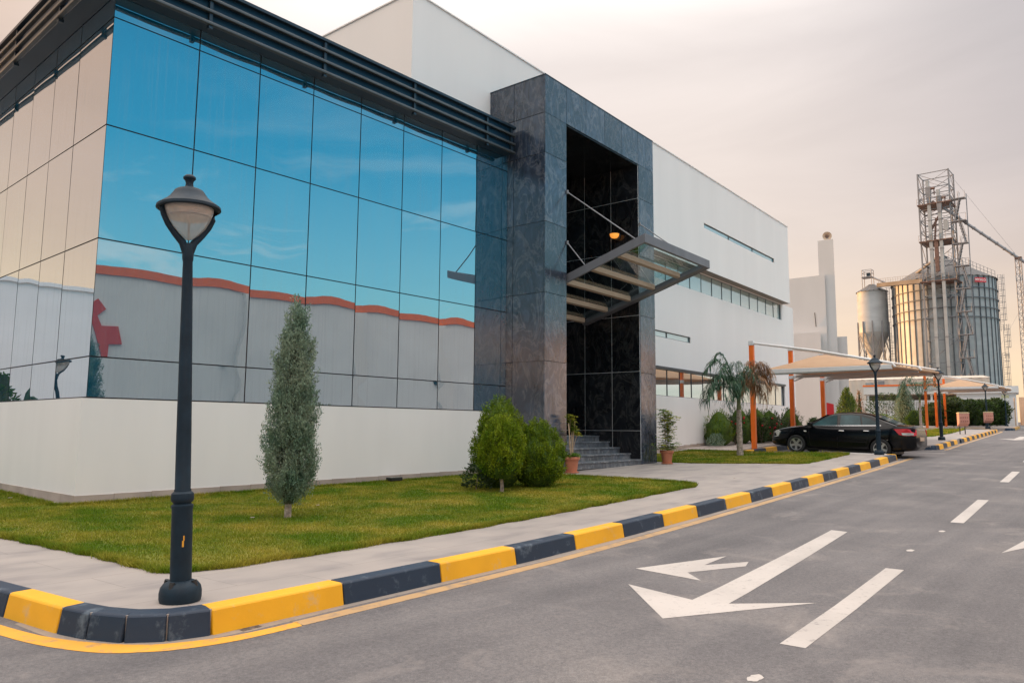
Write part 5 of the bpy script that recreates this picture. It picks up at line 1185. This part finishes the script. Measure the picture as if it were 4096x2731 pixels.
mb.build('wall', mat('cream_corrugated_steel', (.58, .50, .42), .55, var=.08, scale=.5), shed)
for s in (2.2, 7.5): MB(SMx).box(s, s+.9, -.03, .09, 6.1, 7.2).build('window', winglass, shed)
MB(SMx).box(3.6, 4.3, -.2, .1, 1.6, 7.4).build('downpipe_casing', galv_d, shed)
gh_ = thing('gatehouse', 'small flat roofed white gatehouse at the far right', 'building')
MB().prism([(77.5, -3.0), (79.6, -3.0), (85, 4), (78, 4)], 1.5, 5.2).build('wall', plaster2, gh_) if False else None
gx, gy = P(74.56, -1.0, 1.10); hx, hy = P(74.83, -3.05, 1.10)
pd = Vector((hx-gx, hy-gy, 0)).normalized(); pn = Vector((pd.y, -pd.x, 0)); pn = pn if pn.x > 0 else -pn
GM = Matrix(((pd.x, pn.x, 0, gx), (pd.y, pn.y, 0, gy), (0, 0, 1, 0), (0, 0, 0, 1)))
MB(GM).box(-3.0, 2.02, .3, 5, 1.4, 5.13).build('wall', plaster2, gh_); MB(GM).box(-3.2, 2.25, 0, 5.3, 5.132, 5.78).build('roof', white_metal, gh_)
wo = MB(GM).box(.75, 1.45, .26, .298, 3.9, 4.95).build('window', winglass, gh_); mb = MB(GM)
for a in ((.72, .78), (1.42, 1.48)): mb.box(a[0], a[1], .23, .259, 3.87, 4.98)
mb.box(.78, 1.42, .23, .259, 3.87, 3.93); mb.box(.78, 1.42, .23, .259, 4.55, 4.61); mb.box(.78, 1.42, .23, .259, 4.92, 4.98); mb.build('frame', white_metal, wo)
gate = thing('sheet_gate', 'tall plain white sheet metal gate leaf at the end of the fence', 'gate'); 
MB().beam((75.0, -1.75, 3.0), (75.1, -2.55, 3.0), .06, 2.55).build('leaf', white_metal, gate); MB().bar((75.1, -2.62, 1.7), (75.1, -2.62, 4.3), .06, 8).build('post', beigewall, gate)
bw = MB().prism([P(74.83, -3.0, 1.22), P(74.86, -9, 1.22), P(74.9, -9, 1.24), P(74.87, -3, 1.24)], 1.5, 5.05).build('boundary_wall', beigewall); tag(bw, 'plain beige boundary wall right of the gatehouse', 'wall')
bw = MB().prism([P(74.80, -3.1, 1.19), P(74.83, -9, 1.19), P(74.9, -9, 1.215), P(74.87, -3.1, 1.215)], 1.6, 3.55).build('low_wall', beigewall); tag(bw, 'low pale wall base at the foot of the beige boundary wall', 'wall')
sl2 = thing('street_light', 'slim arm street light beside the big silo', 'street light', (101, -1.4, G(101, -1)))
MB().bar((0, 0, 0), (0, 0, 7.6), .07, 8, .045).build('pole', galv_d, sl2); MB().tube([(0, 0, 7.5), (.1, -.5, 7.75), (.1, -1.3, 7.95)], .035, 6).build('arm', galv_d, sl2); MB().beam((.1, -1.0, 7.9), (.1, -1.65, 8.02), .16, .07).build('lantern', steel, sl2)

# ================================================================== silos
silo = thing('grain_silo', 'huge ribbed galvanised grain silo with a conical roof and red name board', 'silo', (123.0, 11.8, 0))
Rs, ze, zp = 6.86, 23.6, 27.4; z0 = 2.9
mb = MB(); nseg = 160; prof = []
zz = z0
while zz < ze: prof += [(Rs+.012, zz), (Rs-.012, zz+.12)]; zz += .24
prof.append((Rs, ze)); mb.lathe(prof, nseg, cap=False); mb.build('wall', galv, silo, smooth=True)
mb = MB(); nr = 44
v = []; 
for k in range(nr*2):
    a = 2*math.pi*k/(nr*2); dr_ = .10 if k % 2 == 0 else 0
    v += [((Rs+.25)*math.cos(a), (Rs+.25)*math.sin(a), ze-.05+dr_), (.9*math.cos(a), .9*math.sin(a), zp+dr_*.3)]
n = nr*2; mb.add(v, [(2*k, 2*((k+1) % n), 2*((k+1) % n)+1, 2*k+1) for k in range(n)]); mb.lathe([(.9, zp), (.9, zp+.35), (.0, zp+.45)], 16, cap=False); mb.build('roof', galv_r, silo)
for k in range(44):
    a = 2*math.pi*(k+.3)/44
    if math.cos(a-math.atan2(CAM.y-11.8, CAM.x-123)) < -.12: continue
    mb = MB(Matrix.Rotation(a, 4, 'Z')); mb.box(Rs+.01, Rs+.09, -.07, -.03, z0, ze-.1); mb.box(Rs+.01, Rs+.09, .03, .07, z0, ze-.1); mb.build('stiffener', galv_s, silo)
for z in (17.6, 19.0, 20.4, 21.85): MB().lathe([(Rs+.09, z-.06), (Rs+.19, z-.06), (Rs+.19, z+.06), (Rs+.09, z+.06)], 96, cap=False).build('wind_ring', galv_s, silo)
mb = MB()
for k in range(25):
    a = R(-150+k*5.2+100); u = 1-k*.0
    p = Vector(((Rs+.1)*math.cos(a), (Rs+.1)*math.sin(a), ze+.1)); mb.bar(p, p+Vector((0, 0, .1)), .02)
# roof handrail from peak down to the right edge, and wall ladders
av = math.atan2(CAM.y-11.8, CAM.x-123)
ar = av+R(78)
er = Vector((math.cos(ar), math.sin(ar), 0)); 
mb = MB(); prev = None
for k in range(14):
    t_ = k/13; p = er*(1.0+(Rs-1.0)*t_)+Vector((0, 0, zp+(ze-zp)*t_)); mb.bar(p, p+Vector((0, 0, 1.1)), .03, 4)
    if prev is not None:
        for hh in (.55, 1.1): mb.bar(prev+Vector((0, 0, hh)), p+Vector((0, 0, hh)), .025, 4)
    prev = p
mb.build('handrail', galv_d, silo)
al = av+R(92); el = Vector((math.cos(al), math.sin(al), 0)); tl_ = Vector((-el.y, el.x, 0))
for (za, zb_, o) in ((16.0, 24.4, .45), (12.0, 17.0, .75), (5.5, 12.8, .45), (2.9, 6.6, .8)):
    mb = MB(); c = el*(Rs+o)
    for sx in (-.22, .22): mb.bar(c+tl_*sx*0+el*sx+Vector((0, 0, za)), c+el*sx+Vector((0, 0, zb_)), .03, 4)
    zz = za+.3
    while zz < zb_: mb.bar(c+el*-.22+Vector((0, 0, zz)), c+el*.22+Vector((0, 0, zz)), .02, 4); zz += .35
    zz = za+1.6
    while zz < zb_+.01:
        pts = [c+el*(.22+.38*math.cos(q))*1.0+tl_*(.38*math.sin(q))+Vector((0, 0, zz)) for q in [R(-140+35*i) for i in range(9)]]
        for a, b in zip(pts, pts[1:]): mb.bar(a, b, .02, 4)
        zz += .9
    for q in (-60, 0, 60): pz = c+el*(.22+.38*math.cos(R(q)))+tl_*(.38*math.sin(R(q))); mb.bar(pz+Vector((0, 0, za+1.6)), pz+Vector((0, 0, zb_)), .018, 4)
    mb.build('caged_ladder', galv_d, silo)
# name board
def text_obj(name, body, size, m, parent, M, ext=.01, sx=1.0, bold=False):
    cu = bpy.data.curves.new(name, 'FONT'); cu.body = body; cu.size = size; cu.extrude = ext; cu.align_x = 'CENTER'; cu.align_y = 'CENTER'; cu.space_character = 1.12; cu.offset = size*.018
    o = bpy.data.objects.new(name, cu); COL.objects.link(o); bpy.context.view_layer.update()
    me = bpy.data.meshes.new_from_object(o.evaluated_get(bpy.context.evaluated_depsgraph_get())); bpy.data.objects.remove(o)
    me.transform(M @ Matrix.Diagonal((sx, 1, 1, 1))); me.materials.clear(); me.materials.append(m); o = bpy.data.objects.new(name, me); COL.objects.link(o); o.parent = parent; return o
asg = math.atan2(7.25-11.8, 123.84-7-123)
asg = av+R(40.5)
es = Vector((math.cos(asg), math.sin(asg), 0)); ts_ = Vector((-es.y, es.x, 0))
SMt = Matrix(((ts_.x, 0, es.x, es.x*(Rs+.42)), (ts_.y, 0, es.y, es.y*(Rs+.42)), (0, 1, 0, 22.85), (0, 0, 0, 1)))
sg_o = MB(SMt).box(-.93, .93, -.34, .34, -.04, 0).build('name_board', redm, silo)
text_obj('lettering', 'MYSILO', .46, whitep, sg_o, SMt @ Matrix.Translation((0, 0, .006)), .008, 1.0)

# elevator tower
tow = thing('elevator_tower', 'tall open steel lattice tower carrying two grey grain elevator legs', 'tower')
tx0, tx1, ty0, ty1, tz0, tz1 = 113.8, 117.0, 8.45, 12.4, 2.8, 38.5
cor = [(tx0, ty0), (tx0, ty1), (tx1, ty1), (tx1, ty0)]
for (x, y) in cor: MB().box(x-.09, x+.09, y-.09, y+.09, tz0, tz1).build('corner_post', galv_d, tow)
lev = [4.5, 7.7, 10.9, 14.1, 17.3, 20.5, 22.4, 25.2, 28.2, 29.8, 31.4, 33.0, 34.6, 36.2, 38.4]
for i, z in enumerate(lev):
    mb = MB()
    for a, b in zip(cor, cor[1:]+cor[:1]): mb.beam((a[0], a[1], z), (b[0], b[1], z), .09, .10)
    mb.build('ring_beam', galv_d, tow)
br = MB()
for fi, (a, b) in enumerate(zip(cor, cor[1:]+cor[:1])):
    mb = MB()
    for i in range(len(lev)-1):
        p, q = ((a, b) if (i+fi) % 2 else (b, a)); mb.bar((p[0], p[1], lev[i]), (q[0], q[1], lev[i+1]), .045, 4)
        if i > 8: mb.bar((q[0], q[1], lev[i]), (p[0], p[1], lev[i+1]), .03, 4)
    mb.build('bracing', galv_d, tow)
for y, zt, nm in ((11.05, 36.2, 0), (9.75, 34.6, 1)):
    lg_ = bpy.data.objects.new('elevator_leg', None); COL.objects.link(lg_); lg_.parent = tow
    MB().box(tx0-.50, tx0-.10, y-.21, y+.21, tz0, zt-2.4).build('casing', galv, lg_)
    mb = MB(); v = []
    for z, w_ in ((zt-2.4, .21), (zt-.8, .34), (zt-.0, .34)): v += [(tx0-.55, y-w_, z), (tx0-.05, y-w_, z), (tx0-.05, y+w_, z), (tx0-.55, y+w_, z)]
    mb.add(v, [(k+4*j, (k+1) % 4+4*j, (k+1) % 4+4*j+4, k+4*j+4) for j in range(2) for k in range(4)]+[(8, 9, 10, 11)]); mb.build('head', galv_d, lg_)
    MB().box(tx0-.5, tx0-.1, y-.14, y+.26, zt+.002, zt+1.0).build('head_cover', galv, lg_)
    mb = MB(); mb.bar((tx0-.4, y-.3, zt-.3), (tx0-.4, y-.85, zt-.3), .18, 10); mb.bar((tx0-.4, y-.75, zt-.5), (tx0-.4, y-.75, zt-1.3), .07, 8); mb.build('motor', rust, lg_)
    for z in np.arange(6, zt-3, 4.2): MB().box(tx0-.54, tx0-.06, y-.25, y+.25, z, z+.14).build('flange', galv_d, lg_)
for z, o in ((22.4, .35), (28.2, .15), (33.6, .15)):
    MB().box(tx0-.6, tx1+.1, ty0-o, ty1+o, z, z+.16).build('platform', rust, tow)
    mb = MB()
    for hh in (.5, 1.0): mb.bar((tx0-.6, ty0-o, z+hh), (tx0-.6, ty1+o, z+hh), .025, 4)
    for q in np.linspace(ty0-o, ty1+o, 6): mb.bar((tx0-.6, q, z), (tx0-.6, q, z+1.05), .025, 4)
    mb.build('handrail', galv_d, tow)
# chutes
mb = MB(); mb.bar((tx0-.2, 10.7, 34.0), (tx0-.1, 9.9, 33.4), .22, 10); mb.bar((tx0-.2, 9.7, 32.2), (tx0-.1, 11.0, 29.9), .16, 10); mb.bar((tx0-.2, 10.3, 31.5), (tx0-.2, 10.6, 28.0), .13, 10); mb.build('chute', rust, tow, smooth=True)
MB().bar((tx0-.2, 10.9, 25.5), (121.0, 15.5, 24.9), .20, 10).build('roof_pipe', galv_d, tow, smooth=True)
mb = MB(); mb.box(tx0-.5, tx0-.2, 10.15, 10.65, 23.8, 28.1); mb.build('stair_cage', rust, tow)
MB().box(tx0-.55, tx0-.25, 8.75, 9.35, 29.6, 30.9).build('control_box', galv, tow)
# stair flights up the right side
def flight(z0_, z1_, y0_, y1_, x_):
    mb = MB()
    for sx in (0, .75): mb.beam((x_+sx, y0_, z0_), (x_+sx, y1_, z1_), .05, .18)
    n_ = max(3, int((z1_-z0_)/.42))
    for k in range(n_): t_ = (k+.5)/n_; y = y0_+(y1_-y0_)*t_; z = z0_+(z1_-z0_)*t_; mb.box(x_, x_+.75, y-.16, y+.16, z-.02, z+.03)
    for sx in (0, .75): mb.bar((x_+sx, y0_, z0_+1), (x_+sx, y1_, z1_+1), .025, 4)
    return mb
zz = 5.0; k = 0
while zz < 33.5:
    dz_ = min(3.2, 34.4-zz); yA, yB = (7.95, 7.25) if k % 2 == 0 else (6.75, 7.45)
    flight(zz, zz+dz_, yA, yB, 113.3).build('stair_flight', galv_d, tow)
    mb = MB(); mb.box(113.2, 114.2, 6.55, 8.35, zz+dz_-.06, zz+dz_+.06)
    for y in (6.55, 7.4, 8.3): mb.bar((113.2, y, zz+dz_), (113.2, y, zz+dz_+1.0), .025, 4)
    mb.bar((113.2, 6.55, zz+dz_+1.0), (113.2, 8.3, zz+dz_+1.0), .025, 4) if k % 2 else None
    mb.build('landing', galv_d, tow); zz += dz_; k += 1
for y in (6.5, 8.3): MB().bar((114.1, y, tz0), (114.1, y, 34.5), .06, 6).build('stair_post', galv_d, tow)

# small hopper silo
hop = thing('hopper_silo', 'small galvanised hopper silo on legs with a conical bottom', 'silo', (120.8, 21.26, 0)); r_ = 2.19
MB().lathe([(r_, 16.6), (r_+.01, 18), (r_, 18.02), (r_+.01, 19.6), (r_, 19.62), (r_+.01, 21.3), (r_, 21.32), (r_, 23.1)], 48, cap=False).build('wall', galv, hop, smooth=True)
MB().lathe([(r_+.02, 16.62), (.35, 11.6), (.3, 11.2)], 48).build('cone', galv, hop, smooth=True)
mb = MB(); n = 24; v = []
for k in range(n*2): a = 2*math.pi*k/(n*2); v += [((r_+.15)*math.cos(a), (r_+.15)*math.sin(a), 23.05+.06*(k % 2)), (.4*math.cos(a), .4*math.sin(a), 24.35)]
mb.add(v, [(2*k, 2*((k+1) % (2*n)), 2*((k+1) % (2*n))+1, 2*k+1) for k in range(2*n)]); mb.build('roof', galv_r, hop)
for k in range(10):
    a = 2*math.pi*k/10+.2; p = Vector(((r_+.1)*math.cos(a), (r_+.1)*math.sin(a), 0)); MB().beam(p+Vector((0, 0, 2.8)), p+Vector((0, 0, 18.3)), .14, .14, up=(1, 0, 0)).build('leg', galv_d, hop)
mb = MB()
for k in range(10):
    a = 2*math.pi*k/10+.2; b = a+2*math.pi/10
    for zA, zB in ((3, 6.4), (6.4, 9.8), (9.8, 13.2), (13.2, 16.4)):
        p = Vector(((r_+.1)*math.cos(a), (r_+.1)*math.sin(a), zA)); q = Vector(((r_+.1)*math.cos(b), (r_+.1)*math.sin(b), zB)); mb.bar(p, q, .04, 4); mb.bar(Vector((q.x, q.y, zA)), Vector((p.x, p.y, zB)), .04, 4)
mb.build('bracing', galv_d, hop)
mb = MB()
for y in (-.2, 1.2):
    for x in (-.6, .6): mb.bar((x, y, 23.2), (x, y, 26.7), .05, 4)
for z in (25.6, 26.2, 26.7):
    for a, b in (((-.6, -.2), (.6, -.2)), ((.6, -.2), (.6, 1.2)), ((.6, 1.2), (-.6, 1.2)), ((-.6, 1.2), (-.6, -.2))): mb.bar((a[0], a[1], z), (b[0], b[1], z), .04, 4)
mb.box(-.65, .65, -.3, 1.3, 25.45, 25.55); mb.build('head_frame', galv_d, hop); MB().box(-.3, .3, .1, .6, 25.56, 26.2).build('motor', steel, hop)
MB().bar((0, -.3, 25.4), (-.2, -2.0, 24.4), .14, 8).build('chute', galv_d, hop)
mb = MB(); c = Vector((-.6, -2.5, 0))
for (za, zb_, o) in ((12, 23.5, 0), (8, 16, -.4), (3, 12, -.8)):
    for sx in (-.2, .2): mb.bar((c.x, c.y+o+sx, za), (c.x, c.y+o+sx, zb_), .03, 4)
    zz = za
    while zz < zb_: mb.bar((c.x, c.y+o-.2, zz), (c.x, c.y+o+.2, zz), .02, 4); zz += .4
    zz = za+1.5
    while zz < zb_:
        for q in range(8): mb.bar((c.x-.35+.35*math.cos(q*.785), c.y+o+.35*math.sin(q*.785), zz), (c.x-.35+.35*math.cos((q+1)*.785), c.y+o+.35*math.sin((q+1)*.785), zz), .018, 4)
        zz += .9
mb.build('caged_ladder', galv_d, hop)
gal = thing('conveyor_gallery', 'horizontal steel conveyor gallery joining the hopper silo and the lattice tower', 'conveyor')
A, B = Vector((119.6, 19.9, 23.9)), Vector((113.9, 12.3, 22.75)); MB().beam(A, B, .7, .6).build('trough', galv_r, gal)  # dark steel puts the trough's shaded look into its colour
mb = MB(); nn = 18
for k in range(nn+1):
    p = A.lerp(B, k/nn); mb.bar(p+Vector((0, 0, .3)), p+Vector((0, 0, 1.0)), .02, 4)
mb.bar(A+Vector((0, 0, 1)), B+Vector((0, 0, 1)), .025, 4); mb.bar(A+Vector((0, 0, .65)), B+Vector((0, 0, .65)), .02, 4); mb.build('handrail', galv_d, gal)
con = thing('inclined_conveyor', 'long inclined conveyor pipe running down to the right from the lattice tower', 'conveyor')
A, B = Vector((113.9, 9.3, 32.9)), Vector((117.6, -12.5, 11.2)); MB().bar(A, B, .19, 10).build('pipe', galv_d, con, smooth=True)
mb = MB(); nn = 26
for k in range(nn): p = A.lerp(B, k/nn); q = A.lerp(B, (k+.12)/nn); mb.bar(p, q, .26, 10)
mb.build('pipe_collars', galv_d, con); MB().bar((114.2, 7.9, 36.9), A.lerp(B, .38), .015, 4).build('stay_cable', galv_d, con)
mast = thing('lattice_mast', 'slender white lattice mast supporting the inclined conveyor at the right edge', 'mast')
mx_, my_, mz1 = 115.5, 1.1, 24.6; mb = MB(); c3 = [(mx_-.3, my_-.36), (mx_-.3, my_+.36), (mx_+.4, my_)]
for x, y in c3: mb.bar((x, y, 2.8), (x, y, mz1), .05, 6)
zz = 2.8; k = 0
while zz < mz1-1:
    for a, b in ((0, 1), (1, 2), (2, 0)):
        mb.bar((*c3[a], zz), (*c3[b], zz+.9), .028, 4); mb.bar((*c3[a], zz+.9), (*c3[b], zz+.9), .022, 4)
    zz += .9
mb.build('lattice', galv_d, mast); MB().box(mx_-.4, mx_+.4, my_-.4, my_+.4, mz1, mz1+.25).build('saddle', rust, mast)
for dx, dy in ((-14, 6), (3, -14)): MB().bar((mx_, my_, 18), (mx_+dx*.8, my_+dy, 3), .012, 4).build('guy_wire', galv_d, mast)
